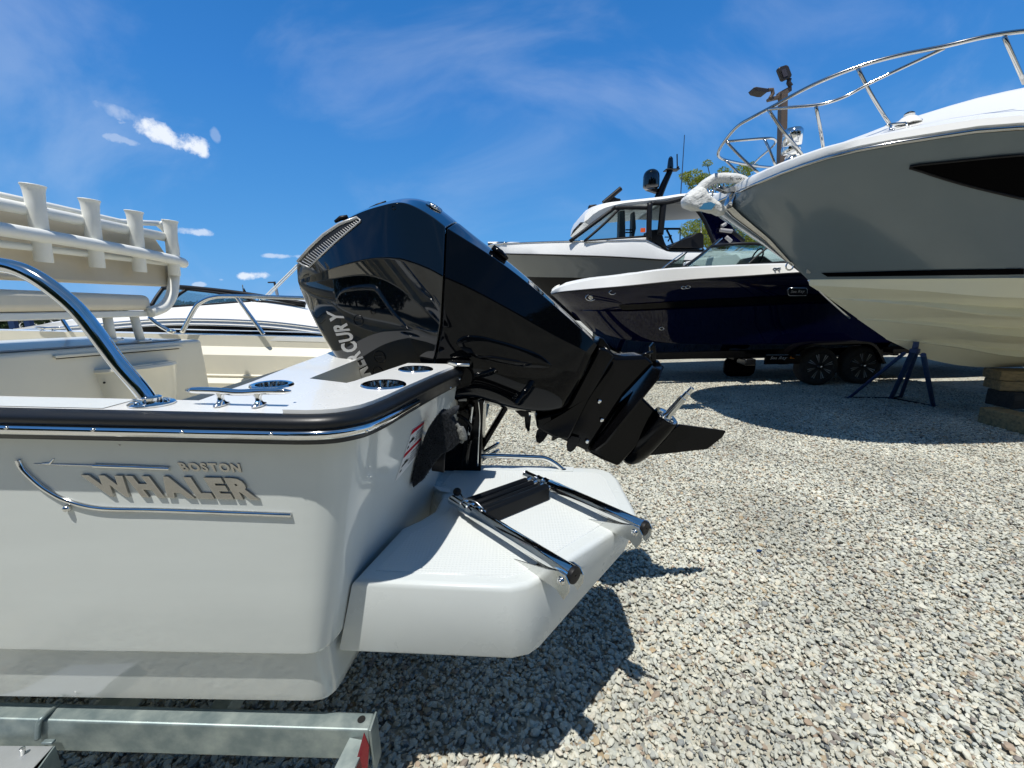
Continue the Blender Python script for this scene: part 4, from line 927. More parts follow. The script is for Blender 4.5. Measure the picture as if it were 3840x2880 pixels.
# black wedge window, stripe, logo-less trim
def skin(P,T,lift,mat,name,parent,fy=4,edge=.0):
    c=[sum(p[0] for p in P)/len(P),sum(p[1] for p in P)/len(P)]
    vs,fs=filled([V((a,b,0)) for a,b in P]); 
    bm=bmesh.new(); vv=[bm.verts.new(v) for v in vs]; [bm.faces.new([vv[i] for i in f]) for f in fs if len(set(f))==len(f)]
    for _ in range(3): bmesh.ops.subdivide_edges(bm,edges=[e for e in bm.edges if e.calc_length()>45],cuts=1,use_grid_fill=False)
    bmesh.ops.triangulate(bm,faces=bm.faces); bm.verts.index_update()
    V3=[]
    for v in bm.verts:
        p,n=hit(v.co.x,v.co.y,T); p=p or onY(v.co.x,v.co.y,fy); n=n or V((0,-1,0)); V3.append(p+n*lift)
    F=[tuple(v.index for v in f.verts) for f in bm.faces]; bm.free()
    return link(name,MB().add(V3,F),mat,parent,60,fix=False)
wn=skin([(3413,622),(3560,604),(3700,590),(3838,578),(3838,744),(3760,726),(3640,696),(3545,668),(3460,640)],TT,.012,winm,'hull_window',cru)
fp_=on([(3838,578),(3700,590),(3560,604),(3413,621),(3460,641),(3545,669),(3640,697),(3760,727),(3838,745)],TT,.012,3.4)
link('window_gasket',MB().tube(catmull(fp_,3),.010,8),blkm,wn,180)
ex=[onY(3838,578,3.37),V((6.2,3.36,2.52)),V((6.2,3.40,2.15)),onY(3838,744,3.44)]
p1,_=hit(3838,578,TT); p2,_=hit(3838,744,TT)
if p1 and p2: link('hull_window',MB().add([p1+V((0,-.012,0)),V((6.2,3.36,2.48)),V((6.2,3.43,2.12)),p2+V((0,-.012,0))],[(0,1,2,3)]),winm,cru)
skin([(3080,1022),(3160,1020),(3400,1013),(3600,1009),(3838,1006),(3838,1028),(3600,1030),(3300,1034),(3104,1036)],TT,.008,winm,'black_stripe',cru)
link('boot_line',MB().tube([p+V((0,-.004,0)) for p in bound],.006,6),cream,cru,180)
q_=onY(3031,1015,5.05); p,n=hit(3033,1016,TT); p=p or q_; link('registration_mark',MB().lathe(p,(0,-1,0),[(0,.035),(.004,.035)],5),silv,cru,20)
eye=onY(2972,998,5.1); link('bow_eye',MB().tube([eye+V((-.035+.045*math.cos(a),0,.045*math.sin(a))) for a in (2*math.pi*k/16 for k in range(16))],.009,8,closed=True),chrome,cru,180)
# bow rail: near run, pulpit loop, far run
def rp_(L_,r=.016,name='bow_rail',par=None,k=6): return link(name,MB().tube(catmull([onY(*p) if len(p)==3 else V(p[1:]) for p in L_],k),r,12),rails,par or cru,180)
top_=[(4060,100,3.5),(3840,117,3.58),(3700,137,3.66),(3531,176,3.80),(3370,208,3.92),(3217,251,4.05),(3048,319,4.22),(2891,403,4.45),(2820,441,4.56),(2763,476,4.68),(2712,537,4.86),(2693,576,5.0),(2707,595,5.15),(2750,607,5.4),(2796,616,5.6),(2860,625,5.8),(2930,629,6.0),(3010,632,6.2)]
br=rp_(top_)
rp_([(3542,181,3.80),(3400,247,3.92),(3261,313,4.02),(3180,357,4.08),(3116,382,4.12),(3060,394,4.18),(2960,403,4.32),(2880,410,4.46)],.013,'mid_rail',br)
rp_([(3766,139,3.62),(3800,215,3.66),(3842,312,3.76)],.014,'stanchion',br,2)
rp_([(3217,257,4.05),(3262,345,4.08),(3310,425,4.14),(3334,462,4.2)],.0145,'stanchion',br,3)
rp_([(3060,400,4.18),(3074,470,4.25),(3088,560,4.4)],.0145,'stanchion',br,3)
rp_([(2882,411,4.46),(2935,490,4.46),(2990,555,4.5),(3014,590,4.6)],.0145,'stanchion',br,3)
rp_([(2721,528,4.86),(2780,590,4.8),(2847,652,4.72)],.014,'stanchion',br,3)
rp_([(2721,531,4.86),(2800,524,4.82),(2880,518,4.8),(2904,522,4.85),(2908,534,4.95),(2890,556,5.2),(2850,590,5.5),(2824,616,5.7)],.013,'pulpit_rail',br)
rp_([(2866,520,4.8),(2885,560,4.75),(2908,620,4.72)],.013,'stanchion',br,3)
rp_([(2720,600,5.2),(2750,630,5.15),(2790,672,5.1)],.0135,'stanchion',br,3)
# cleat, horn/searchlight on deck
cleat(onY(3320,470,4.12),onY(3460,448,4.08),[onY(3341,492,4.10),onY(3402,478,4.08)],.014,cru,steel)
p=onY(3408,445,4.15); link('deck_fill',MB().lathe(p,(0,0,1),[(-.05,.10),(-.02,.085),(.01,.055),(.012,.04),(.035,.04),(.045,.02)],18),white,cru,60); link('fill_cap',MB().ball(p+V((0,0,.035)),.04,12,(1,1,.6)),blkm,cru,180)
a=onY(2965,572,4.62); b=onY(2975,498,4.58)
link('searchlight',MB().lathe(a,(b-a),[(-.02,.075),(0,.085),(.03,.088),(.06,.082),(.065,.088),(.17,.090),(.20,.085),(.225,.06),(.232,.02)],22),chrome,cru,50)
link('searchlight_stand',MB().lathe(onY(2966,608,4.6),(0,0,1),[(0,.075),(.03,.055),(.09,.03),(.14,.022),(.17,.022)],18),chrome,cru,60)
link('deck_hatch',MB().ball(onY(2990,590,4.75),.13,14,(1,.6,.22)),white,cru,180)

# wrapped anchor on the bow roller
an=thing('wrapped_anchor','anchor wrapped in white foam sticking out over the grey cruiser bow roller','anchor',onY(2660,740,5.1))
AY=5.1
arm=[(2796,678),(2760,670),(2710,668),(2676,674),(2646,690),(2628,708),(2600,728),(2584,742)]
mb=MB().tube(catmull([onY(a,b,AY) for a,b in arm],5),[.042,.045,.047,.048,.049,.050,.052,.053,.054,.055]+[.058]*26,14)
for v in mb.v: v+= V((noise.noise(v*9),noise.noise(v*9+V((5,0,0))),noise.noise(v*9+V((0,7,0)))))*.010
link('wrapped_shank',mb,wrap,an,180)
fl2=[(2640,700),(2605,712),(2572,738),(2566,752),(2572,775),(2600,782),(2612,786),(2650,785),(2690,797),(2712,804),(2726,792),(2722,778),(2690,752),(2668,738),(2655,716)]
P=[onY(a,b,AY-.10) for a,b in fl2]; mb=MB(); c=sum(P,V())/len(P); R=[]
for k_,y_ in ((.5,-.030),(.8,-.024),(.95,-.006),(1,.03),(1,.09),(.93,.13),(.7,.15),(.4,.155)):
    q4=catmull(P,3,closed=True); R.append([c+(p-c)*k_+V((0,y_,0))+V((noise.noise(p*11),noise.noise(p*11+V((3,3,3))),noise.noise(p*13)))*.016*(k_) for p in q4])
mb.grid(R,cv=True); m_=len(R[0]); mb.f.append(tuple(range(m_))); mb.f.append(tuple(len(mb.v)-1-i for i in range(m_))); wf=link('wrapped_fluke',mb,wrap,an,60,bevel=.0)
tape=M('blue_tape',(.05,.20,.36),.4); FT=bvh(wf)
link('blue_tape_patch',MB().prism([onY(a,b,AY-.138) for a,b in [(2640,762),(2666,757),(2684,766),(2668,786),(2640,786),(2622,783)]],(0,.004,0)),tape,an)
WT=bvh(bpy.data.objects['wrapped_shank'])
for P_ in ([(2738,660),(2741,676)],[(2738,668),(2746,670),(2747,676)],[(2760,668),(2764,675),(2768,668)],[(2769,674),(2773,667),(2777,674),(2781,667)],[(2788,668),(2792,671)]):
    link('marker_scribble',MB().tube(on(P_,WT,.002,AY-.06),.0028,5),ink,an,0)
for a,b,r in ((2668,706,.03),(2664,728,.026),(2682,698,.022)):
    p=onY(a,b,AY-.02); link('anchor_chain',MB().tube([p+V((r*math.cos(t),0,r*1.2*math.sin(t))) for t in (2*math.pi*k/12 for k in range(12))],.008,7,closed=True),steel,an,180)
rl=link('bow_roller',MB().prism([onY(2740,700,5.06),onY(2700,696,5.06),onY(2690,706,5.06),onY(2730,722,5.06),onY(2775,715,5.06),onY(2800,690,5.06)],(0,.08,0)),rails,cru,30,bevel=.006)
# ---- blocks under the keel
def block(name,c,sz,rz,mat,label,b=.008,grp='timbers cribbed under the grey cruiser keel'):
    M_=Matrix.Rotation(rz,3,'Z'); o=link(name,MB().box((0,0,0),sz,M_),mat,None,0,bevel=b,bseg=2); o.location=c
    return tag(o,label,'timber block',grp)
bz=.0
kz=.655
p=onZ(3668,1585,.0)
def timber(A,B,z0,h,w,mat,label,extend=1.0,grp='timbers cribbed under the grey cruiser keel'):
    d=(B-A); d.z=0; L_=d.length*extend; d.normalize(); n=V((-d.y,d.x,0)); c=A+d*L_/2+n*w/2; c.z=z0+h/2
    M_=Matrix.Rotation(math.atan2(d.y,d.x),3,'Z'); o=link('timber_block',MB().box((0,0,0),(L_,w,h),M_),mat,None,0,bevel=.01,bseg=2); o.location=c; return tag(o,label,'timber block',grp)
timber(onZ(3662,1583,0),onZ(3842,1632,0),.0,.20,.22,wood,'long yellowish timber lying on the gravel at the bottom of the stack on the right',3)
timber(onZ(3690,1513,.2),onZ(3795,1536,.2),.202,.20,.25,woodd,'short black square timber end sitting on the lowest long timber')
timber(onZ(3798,1530,.2),onZ(3900,1530,.2),.202,.20,.25,wood,'brown timber end right of the black one in the keel stack',2.2)
timber(onZ(3748,1466,.405),onZ(3850,1470,.405),.405,.12,.3,wood,'lower of two flat boards just below the cream keel',4)
timber(onZ(3748,1428,.528),onZ(3850,1431,.528),.528,.12,.3,wood,'topmost board of the stack touching the cream keel',4)
# ---- blue jack stand
js=thing('jack_stand','blue steel boat stand with splayed legs under the grey cruiser bow','boat stand',onZ(3360,1500,0))
def rod(a,b,r,name='leg',m=bluep,par=js,n=10): return link(name,MB().tube([a,b],r,n),m,par,60)
apx=onY(3405,1310,4.95)
f1=onZ(3186,1490,.01); f2=onZ(3342,1492,.01); f3=onZ(3378,1487,.02); f4=onZ(3500,1522,.01)
rod(onY(3390,1325,4.98),f1,.021); rod(onY(3425,1315,4.95),f2,.030); rod(onY(3438,1318,5.05),f3,.024); rod(onY(3462,1330,4.85),f4,.028)
rod(f1,f2,.012,'foot_brace',blkm); rod(f2,f3,.014,'foot_brace',blkm); rod(f2,f4,.012,'foot_brace',blkm)
link('stand_head',MB().lathe(onY(3430,1318,4.98),(0,0,1),[(-.02,.05),(.03,.05),(.04,.03),(.12,.028)],14),bluep,js,50)
link('foot_pad',MB().box(f1+V((0,0,.0)),(.12,.05,.015)),bluep,js,bevel=.003); link('foot_pad',MB().box(f4,(.10,.05,.015)),bluep,js,bevel=.003)

# ---- navy bowrider and its trailer
NY=8.45
nv=thing('navy_bowrider','dark navy bowrider with white deck and green-tinted windscreen, parked behind the black outboard','boat',V((4,NY,0)))
XE2=10.6
w0=row([(2065,1097,8.45),(2101,1076,8.15),(2222,1048,7.75),(2342,1033,7.5),(2493,1012,7.3),(2700,1000,7.2),(2963,991,7.17),(3200,988,7.17)],[(8.5,7.2,2.17),(XE2,7.3,2.12)],pw=1.3)
w1=row([(2068,1104,8.45),(2105,1096,8.12),(2222,1085,7.72),(2342,1075,7.46),(2583,1051,7.24),(2800,1037,7.16),(2993,1024,7.13),(3200,1015,7.13)],[(8.5,7.16,2.05),(XE2,7.26,1.98)],pw=1.3)
def mixrow(a,b,f,dy=0): return [p.lerp(q,f)+V((0,dy*min(1,j/10),0)) for j,(p,q) in enumerate(zip(a,b))]
ch=row([(2215,1240,8.45),(2290,1262,8.1),(2420,1282,7.8),(2700,1292,7.55),(3000,1290,7.45),(3300,1286,7.42)],[(8.5,7.42,.78),(XE2,7.45,.75)],pw=1.3)
kn=row([(2300,1310,8.45),(2420,1342,8.45),(2700,1345,8.45),(3000,1340,8.45),(3300,1336,8.45)],[(8.5,8.45,.45),(XE2,8.45,.45)],pw=1.3)
hl=[w1,mixrow(w1,ch,.05,-.02),mixrow(w1,ch,.28,.02),mixrow(w1,ch,.30,.06),mixrow(w1,ch,.40,.09),mixrow(w1,ch,.42,.04),mixrow(w1,ch,.7,.05),mixrow(w1,ch,.97,0),ch,mixrow(ch,kn,.06,.02),kn]
no=link('hull',MB().grid(hl).grid(mirY(hl,NY)),navy,nv,smooth=30,weld=.001); NT=bvh(no)
e1=[r[-1] for r in hl]; link('transom',MB().grid([e1,[V((p.x,2*NY-p.y,p.z)) for p in e1]]),navy,nv)
d2=[w1,[p+V((0,-.015,.01)) for p in w1],w0,[p+V((.01,.12,.03)) for p in w0],[p+V((.02,.35,.03)) for p in w0]]
for r in d2[3:]:
    for p in r: p.y=min(p.y,NY)
link('deck',MB().grid(d2).grid(mirY(d2,NY)),white,nv,smooth=40,weld=.001)
fd=[[p for p in d2[-1] if p.x<2.6],[V((p.x,NY,p.z+.03)) for p in d2[-1] if p.x<2.6]]; link('foredeck',MB().grid(fd).grid(mirY(fd,NY)),white,nv,60,weld=.001)
ck=MB(); ck.add([V((2.6,7.6,1.5)),V((XE2-.3,7.6,1.5)),V((XE2-.3,9.3,1.5)),V((2.6,9.3,1.5))],[(0,1,2,3)]); 
for y in (7.6,9.3): ck.add([V((2.6,y,1.5)),V((XE2-.3,y,1.5)),V((XE2-.3,y,2.16)),V((2.6,y,2.1))],[(0,1,2,3)])
link('cockpit_liner',ck,white,nv)
link('rub_strip',MB().tube([p+V((0,-.01,0)) for p in w1],.018,6),blkm,nv,180)
st_=link('dark_stripe',MB().grid([[p+V((0,-.004,0)) for p in mixrow(w1,ch,.30,.045)][8:],[p+V((0,-.006,0)) for p in mixrow(w1,ch,.395,.075)][8:]]),blk2,nv,180)
# badge and fittings
bp_=patch([(2956,1082),(3022,1082),(3022,1103),(2956,1103)],NT,.012,ink,'name_badge',nv,4,2)
bt=[]
fq=quad([(2953,1079),(3025,1079),(3025,1106),(2953,1106)])
link('badge_rim',MB().tube(on([fq(u,v) for u,v in ((0,.2),(.06,0),(.94,0),(1,.2),(1,.8),(.94,1),(.06,1),(0,.8),(0,.2))],NT,.012,7.2),.008,6),chrome,bp_,60)
text('Sea Ray',[(2966,1087),(3018,1085),(3012,1099),(2962,1100)],NT,silv,bp_,depth=.004,bold=.01,lift=.016,name='lettering',gap=.05,fallY=7.2)
for px,py,rx,nm in ((2216,1115,.075,'bow_light'),(2297,1096,.045,'hull_vent'),(2564,1078,.03,'hull_vent'),(2580,1076,.03,'hull_vent'),(2481,1232,.032,'tie_ring')):
    p,n=hit(px,py,NT)
    if p: 
        a=n.orthogonal().normalized(); link(nm,MB().tube([p+n*.004+V((rx*1.3*math.cos(t),0,rx*.8*math.sin(t))) for t in (2*math.pi*k/16 for k in range(16))],.009,6,closed=True),chrome,nv,180)
        if nm=='bow_light': link('light_lens',MB().lathe(p,n,[(0,.05),(.012,.045),(.014,.02)],16),steel,nv,50)
DYn=7.35
cleat(onY(2278,1051,7.72),onY(2310,1049,7.68),[onY(2286,1057,7.70),onY(2301,1056,7.68)],.016,nv,steel)
cleat(onY(2898,1006,7.14),onY(2929,1005,7.14),[onY(2906,1012,7.14),onY(2921,1011,7.14)],.012,nv,steel)
link('chock',MB().tube([onY(2212,1062,7.8),onY(2225,1052,7.8),onY(2250,1055,7.76)],.02,8),steel,nv,180)
# windscreen
def pane(P,mat,par,name='glass_pane',t=.006):
    Q=[onY(*p) for p in P]; return link(name,MB().prism(Q,(0,t,0)),mat,par,0)
def bar(P,r,mat,par,name='frame_bar',k=4): return link(name,MB().tube(catmull([onY(*p) for p in P],k),r,8),mat,par,180)
ws=bpy.data.objects.new('windscreen',None); COL.objects.link(ws); ws.parent=nv; BASE[ws]=BASE[nv]
bar([(2698,899,8.3),(2640,948,8.0),(2553,1012,7.55)],.03,blkm,ws); bar([(2708,893,8.3),(2655,940,8.0),(2570,1008,7.6)],.010,chrome,ws)
bar([(2668,925,7.9),(2740,916,7.6),(2820,914,7.5),(2885,918,7.45)],.028,blkm,ws); bar([(2553,1013,7.5),(2700,1004,7.42),(2830,993,7.38),(2963,984,7.35)],.026,blkm,ws)
bar([(2885,918,7.45),(2925,950,7.4),(2966,990,7.35)],.020,blkm,ws); bar([(2885,922,7.45),(2840,960,7.42),(2802,994,7.4)],.018,blkm,ws)
bar([(2578,944,8.6),(2540,975,8.3),(2469,1020,8.0)],.014,blkm,ws); bar([(2560,950,8.6),(2510,985,8.3),(2469,1020,8.0)],.012,steel,ws)
pane([(2672,925,7.9),(2740,917,7.6),(2820,915,7.5),(2885,919,7.45),(2963,984,7.35),(2830,993,7.38),(2700,1004,7.42),(2558,1012,7.5)],glassg,ws)
pane([(2573,948,8.6),(2552,1012,8.2),(2475,1018,8.0)],glassg,ws)
link('seat_back',MB().prism([onY(2600,975,8.2),onY(2770,950,8.2),onY(2805,985,8.2),onY(2800,1000,8.2),onY(2600,1005,8.2)],(0,.5,0)),white,nv,20,bevel=.04)
link('dashboard',MB().prism([onY(2828,962,7.75),(onY(2866,958,7.75)),onY(2905,985,7.75),onY(2900,998,7.75),onY(2800,998,7.75)],(0,.6,0)),blkm,nv,20,bevel=.02)
wh=onY(2838,968,7.7); link('steering_wheel',MB().tube([wh+V((.05*math.sin(t),.16*math.cos(t),.16*math.sin(t))) for t in (2*math.pi*k/20 for k in range(20))],.014,8,closed=True),blkm,nv,180)
link('wiper',MB().tube([onY(2600,996,7.55),onY(2660,1003,7.48),onY(2690,1000,7.45)],.008,6),blkm,ws)
# trailer
nt_=thing('black_trailer','black tandem-axle trailer carrying the navy bowrider','trailer',V((5.5,8.45,0)))
TY=7.55
def qbox(name,a,b,y0,y1,mat,par,bev=.006):
    A=onY(*a,y0); B=onY(*b,y0); return link(name,MB().box(((A.x+B.x)/2,(y0+y1)/2,(A.z+B.z)/2),(abs(B.x-A.x),y1-y0,abs(A.z-B.z))),mat,par,30,bevel=bev)
a=onY(2420,1332,TY); 
link('frame_rail',MB().box((5.2,TY+.05,.56),(9.0,.09,.13)),blk2,nt_,30,bevel=.005); link('frame_rail',MB().box((5.2,9.3,.56),(9.0,.09,.13)),blk2,nt_,30,bevel=.005)
for x in (2.2,4.2,7.2,9): link('cross_member',MB().box((x,8.45,.50),(.09,1.7,.09)),blk2,nt_,30)
link('bunk',MB().box((6,8.0,.66),(5,.1,.07)),blkm,nt_); link('bunk',MB().box((6,8.9,.66),(5,.1,.07)),blkm,nt_)
qbox('side_plate',(2872,1331),(3000,1364),7.22,7.26,blk2,nt_)
sp_=bpy.data.objects['side_plate']; PT2=bvh(sp_)
text('Sea Ray',[(2892,1337),(2954,1336),(2946,1350),(2884,1351)],PT2,silv,nt_,depth=.003,bold=.012,lift=.003,gap=.04,fallY=7.2)
p=onY(2971,1341,7.21); link('marker_light',MB().box(p,(.075,.02,.035)),amber,nt_,30,bevel=.004)
link('trim_line',MB().tube([onY(2872,1331,7.21),onY(3000,1331,7.21)],.006,6),steel,nt_)
link('inner_wheel',MB().box((4.5,8.0,.25),(.6,.3,.4)),winm,nt_,30,bevel=.15,bseg=4)
def wheel(x):
    c=V((x,7.25,.345)); r=.345
    w=link('wheel',MB().lathe(c+V((0,.10,0)),(0,-1,0),[(-.12,r*.80),(-.115,r*.93),(-.09,r*.985),(.07,r),(.10,r*.975),(.118,r*.90),(.122,r*.80),(.115,r*.70)],40),tyre,nt_,40)
    link('rim',MB().lathe(c+V((0,.0,0)),(0,-1,0),[(-.0,.01),(-.055,.05),(-.06,r*.60),(.012,r*.68),(.018,r*.71),(.008,r*.735)],36,cap=False),rimk,w,50)
    for k in range(8):
        for s in (-.055,.055):
            t=2*math.pi*k/8+.3; d=V((math.cos(t+s*.5),0,math.sin(t+s*.5))); e_=V((math.cos(t+s*1.6),0,math.sin(t+s*1.6)))
            link('spoke',MB().tube([c+d*.06+V((0,-.005,0)),c+e_*r*.66+V((0,-.012,0))],.0095,6),rimb,w,30)
    link('hub',MB().lathe(c,(0,-1,0),[(-.03,.055),(.02,.05),(.035,.035),(.04,.01)],20),rimk,w,40)
    for k in range(6):
        t=2*math.pi*k/6; 
    link('hub_cap',MB().lathe(c+V((0,-.035,0)),(0,-1,0),[(0,.022),(.012,.018),(.014,.004)],14),chrome,w,50)
wx=[onY(3072,1375,7.25).x,onY(3236,1365,7.25).x]
for x in wx: wheel(x)
fp=[(2972,1338),(2980,1320),(3000,1303),(3030,1292),(3070,1287),(3140,1284),(3230,1281),(3268,1284),(3292,1300),(3306,1322),(3316,1345),(3324,1362)]
fo=catmull([onY(a,b,7.12) for a,b in fp],4); cc=sum(fo,V())/len(fo)
fi=[cc+(p-cc)*.955+V((0,0,-.0)) for p in fo]
mb=MB().grid([[p+V((0,.28,0)) for p in fo],fo,[p+V((0,-.0,-.03)) for p in fi],[p+V((0,.28,-.03)) for p in fi]]); link('fender',mb,blk2,nt_,50)
link('fender_rear',MB().box((wx[1]+.75,7.3,.60),(.6,.2,.08)),blk2,nt_,bevel=.01)
for x in (-.12,.5): link('stone_guard',MB().box((wx[0]-1.0+x,7.6,.42),(.2,.3,.12)),rimk,nt_,bevel=.02)

# ---- white hard-top cruiser beyond
HY=13.2
hc=thing('hardtop_cruiser','white and silver cruiser with hard top, radar dome and black mast, behind the navy boat','boat',V((4,HY,0)))
XE3=13.5
h0=row([(1830,922,13.2),(1866,917,12.9),(1960,912,12.5),(2137,906,12.0),(2300,905,11.8),(2425,903,11.7),(2499,938,11.7),(2640,942,11.7),(2900,940,11.7)],[(11,11.8,3.1),(XE3,11.9,3.0)],pw=1.1)
h1=row([(1845,950,13.2),(1915,953,12.6),(2100,957,12.0),(2300,964,11.75),(2505,976,11.65),(2700,980,11.65),(2900,984,11.65)],[(11,11.7,2.75),(XE3,11.8,2.65)],pw=1.1)
h2=row([(1930,1030,13.2),(1981,1038,12.8),(2162,1041,12.1),(2400,1046,11.85),(2700,1050,11.8),(2900,1052,11.8)],[(11,11.85,2.0),(XE3,11.9,1.95)],pw=1.1)
h3=row([(2010,1090,13.2),(2100,1150,13.0),(2300,1200,12.6),(2900,1215,12.4)],[(11,12.4,1.0),(XE3,12.4,1.0)],pw=1.1)
h4=row([(2150,1200,13.2),(2400,1232,13.2),(2900,1240,13.2)],[(11,13.2,.7),(XE3,13.2,.7)],pw=1.1)
U=[h0,mixrow(h0,h1,.3,-.03),mixrow(h0,h1,.95,-.02),h1]
link('deck_sides',MB().grid(U).grid(mirY(U,HY)),white,hc,30,weld=.001)
dk3=[h0,[V((p.x,p.y+.5 if p.y+.5<HY else HY,p.z+.08)) for p in h0],[V((p.x,HY,p.z+.12)) for p in h0]]; link('foredeck',MB().grid(dk3).grid(mirY(dk3,HY)),white,hc,60,weld=.001)
U=[h1,mixrow(h1,h2,.08,-.01),mixrow(h1,h2,.6,.03),h2]; link('hull',MB().grid(U).grid(mirY(U,HY)),silver,hc,40,weld=.001)
U=[h2,h3,h4]; link('bottom',MB().grid(U).grid(mirY(U,HY)),blk2,hc,40,weld=.001)
for r_,nm in ((h0,'deck_edge_rail'),): link(nm,MB().tube([p+V((0,-.01,.01)) for p in r_[:20]],.02,6),chrome,hc,180)
link('knuckle_line',MB().tube([p+V((0,-.02,0)) for p in h1],.022,6),blkm,hc,180)
top=[(2190,833),(2189,815),(2200,797),(2219,781),(2253,766),(2300,757),(2432,743),(2500,735),(2575,725),(2720,724),(2760,726)]
und=[(2190,833),(2198,842),(2212,843),(2230,828),(2270,800),(2331,776),(2380,768),(2436,763),(2490,757),(2565,745),(2720,738),(2760,740)]
nt3=24; T3=resamp(catmull([onY(a,b,11.9) for a,b in top],5),nt3); U3=resamp(catmull([onY(a,b,11.9) for a,b in und],5),nt3)
def Yoff(R,dy,dz=0): return [p+V((0,dy,dz)) for p in R]
mb=MB().grid([Yoff(U3,2.6,-.0),U3,Yoff([a.lerp(b,.5) for a,b in zip(U3,T3)],-.06),T3,Yoff(T3,.6,.10),Yoff(T3,2.0,.10),Yoff(T3,2.6)],cu=True); link('hard_top',mb,white,hc,40)
link('hard_top_liner',MB().prism([onY(2487,763,12.0),onY(2566,748,12.0),onY(2760,745,12.0),onY(2760,760,12.0),onY(2600,768,12.0)],(0,2.3,-.0)),M('grey_headliner',(.33,.32,.30),.6),hc)
c5=bpy.data.objects.new('wheelhouse',None); COL.objects.link(c5); c5.parent=hc; BASE[c5]=BASE[hc]
bar([(2137,905,11.9),(2215,847,11.9),(2303,781,11.9)],.05,blkm,c5,'pillar'); bar([(2193,903,11.85),(2260,845,11.85),(2320,786,11.85)],.035,blkm,c5,'pillar')
bar([(2303,780,11.85),(2370,779,11.85),(2430,780,11.85)],.05,blkm,c5,'pillar'); bar([(2437,762,11.8),(2434,830,11.8),(2433,900,11.8)],.075,blkm,c5,'pillar'); bar([(2190,904,11.85),(2300,896,11.85),(2425,886,11.85)],.03,blkm,c5,'pillar')
pane([(2195,903,11.87),(2316,788,11.87),(2424,785,11.87),(2420,886,11.87)],glass,c5); pane([(2150,903,12.1),(2300,784,12.1),(2320,786,12.5),(2190,903,12.5)],glass,c5)
pane([(2445,770,11.85),(2483,766,11.85),(2475,860,11.85),(2440,862,11.85)],glass,c5)
bar([(2488,762,11.9),(2482,820,11.9),(2476,880,11.9)],.09,blkm,c5,'pillar'); bar([(2440,763,11.85),(2500,760,11.85),(2568,742,11.85)],.055,blkm,c5,'pillar')
link('side_coaming',MB().prism([onY(2195,906,11.8),onY(2425,890,11.8),onY(2430,903,11.8),onY(2300,907,11.8)],(0,.1,0)),white,hc,20,bevel=.01)
link('seat_pedestal',MB().prism([onY(2325,792,12.6),onY(2344,790,12.6),onY(2346,898,12.6),onY(2322,900,12.6)],(0,.3,0)),M('slate_upholstery',(.05,.07,.09),.5),hc,bevel=.02)
link('seat_pedestal',MB().prism([onY(2374,794,12.7),onY(2382,794,12.7),onY(2386,855,12.7),onY(2378,892,12.7),onY(2370,892,12.7)],(0,.3,0)),M('slate_upholstery',(.05,.07,.09),.5),hc,bevel=.02)
link('grab_rung',MB().tube([onY(2346,862,12.6),onY(2372,862,12.6)],.02,6),blkm,hc); link('grab_rung',MB().tube([onY(2346,872,12.6),onY(2372,872,12.6)],.02,6),blkm,hc)
link('orange_tag',MB().box(onY(2411,863,11.83),(.13,.01,.11)),orange,hc,0)
link('helm_chair',MB().prism([onY(2436,862,12.1),onY(2480,858,12.1),onY(2494,905,12.1),onY(2506,930,12.1),onY(2440,912,12.1)],(0,.6,0)),blkm,hc,20,bevel=.05)
link('cockpit_sill',MB().prism([onY(2442,900,11.66),onY(2486,922,11.66),onY(2505,934,11.66),onY(2640,934,11.66),onY(2640,943,11.66),onY(2500,942,11.66),(onY(2470,922,11.66))],(0,.15,0)),blk2,hc,20,bevel=.015)
link('black_cover',MB().prism([onY(2518,922,12.0),onY(2545,905,12.0),onY(2590,888,12.0),onY(2612,874,12.0),onY(2630,871,12.0),onY(2640,880,12.0),onY(2640,930,12.0),onY(2518,928,12.0)],(0,.9,0)),blkm,hc,20,bevel=.06)
bar([(2487,858,12.4),(2550,858,12.4)],.03,blkm,hc,'rail_bar'); bar([(2551,856,12.4),(2550,900,12.4)],.015,blkm,hc,'rail_bar')
bar([(2500,862,12.4),(2512,885,12.4),(2522,912,12.4)],.03,blkm,hc,'rail_bar'); bar([(2505,905,12.4),(2518,882,12.4)],.02,blkm,hc,'rail_bar'); bar([(2493,889,12.4),(2518,889,12.4)],.015,blkm,hc,'rail_bar')
bar([(2628,760,12.0),(2629,872,12.0)],.02,steel,hc,'rail_bar')
bar([(2608,780,11.7),(2640,825,11.7),(2662,875,11.7),(2678,915,11.7)],.05,blkm,hc,'arch_leg')
link('arch_wing',MB().prism([onY(2625,790,12.2),onY(2682,790,12.2),onY(2740,840,12.2),(onY(2800,915,12.2)),onY(2690,916,12.2),onY(2668,870,12.2)],(0,.12,0)),navy,hc,20,bevel=.03)
for a,b,c_,d_ in ((2700,862,2745,868),(2705,850,2722,838),(2722,888,2742,905),(2745,868,2790,905)):
    link('arch_speaker',MB().tube([onY(a,b,12.1),onY(c_,d_,12.1)],.055,10),M('grey_plastic',(.35,.34,.33),.4) if a!=2745 else blkm,hc,60,bevel=.01)
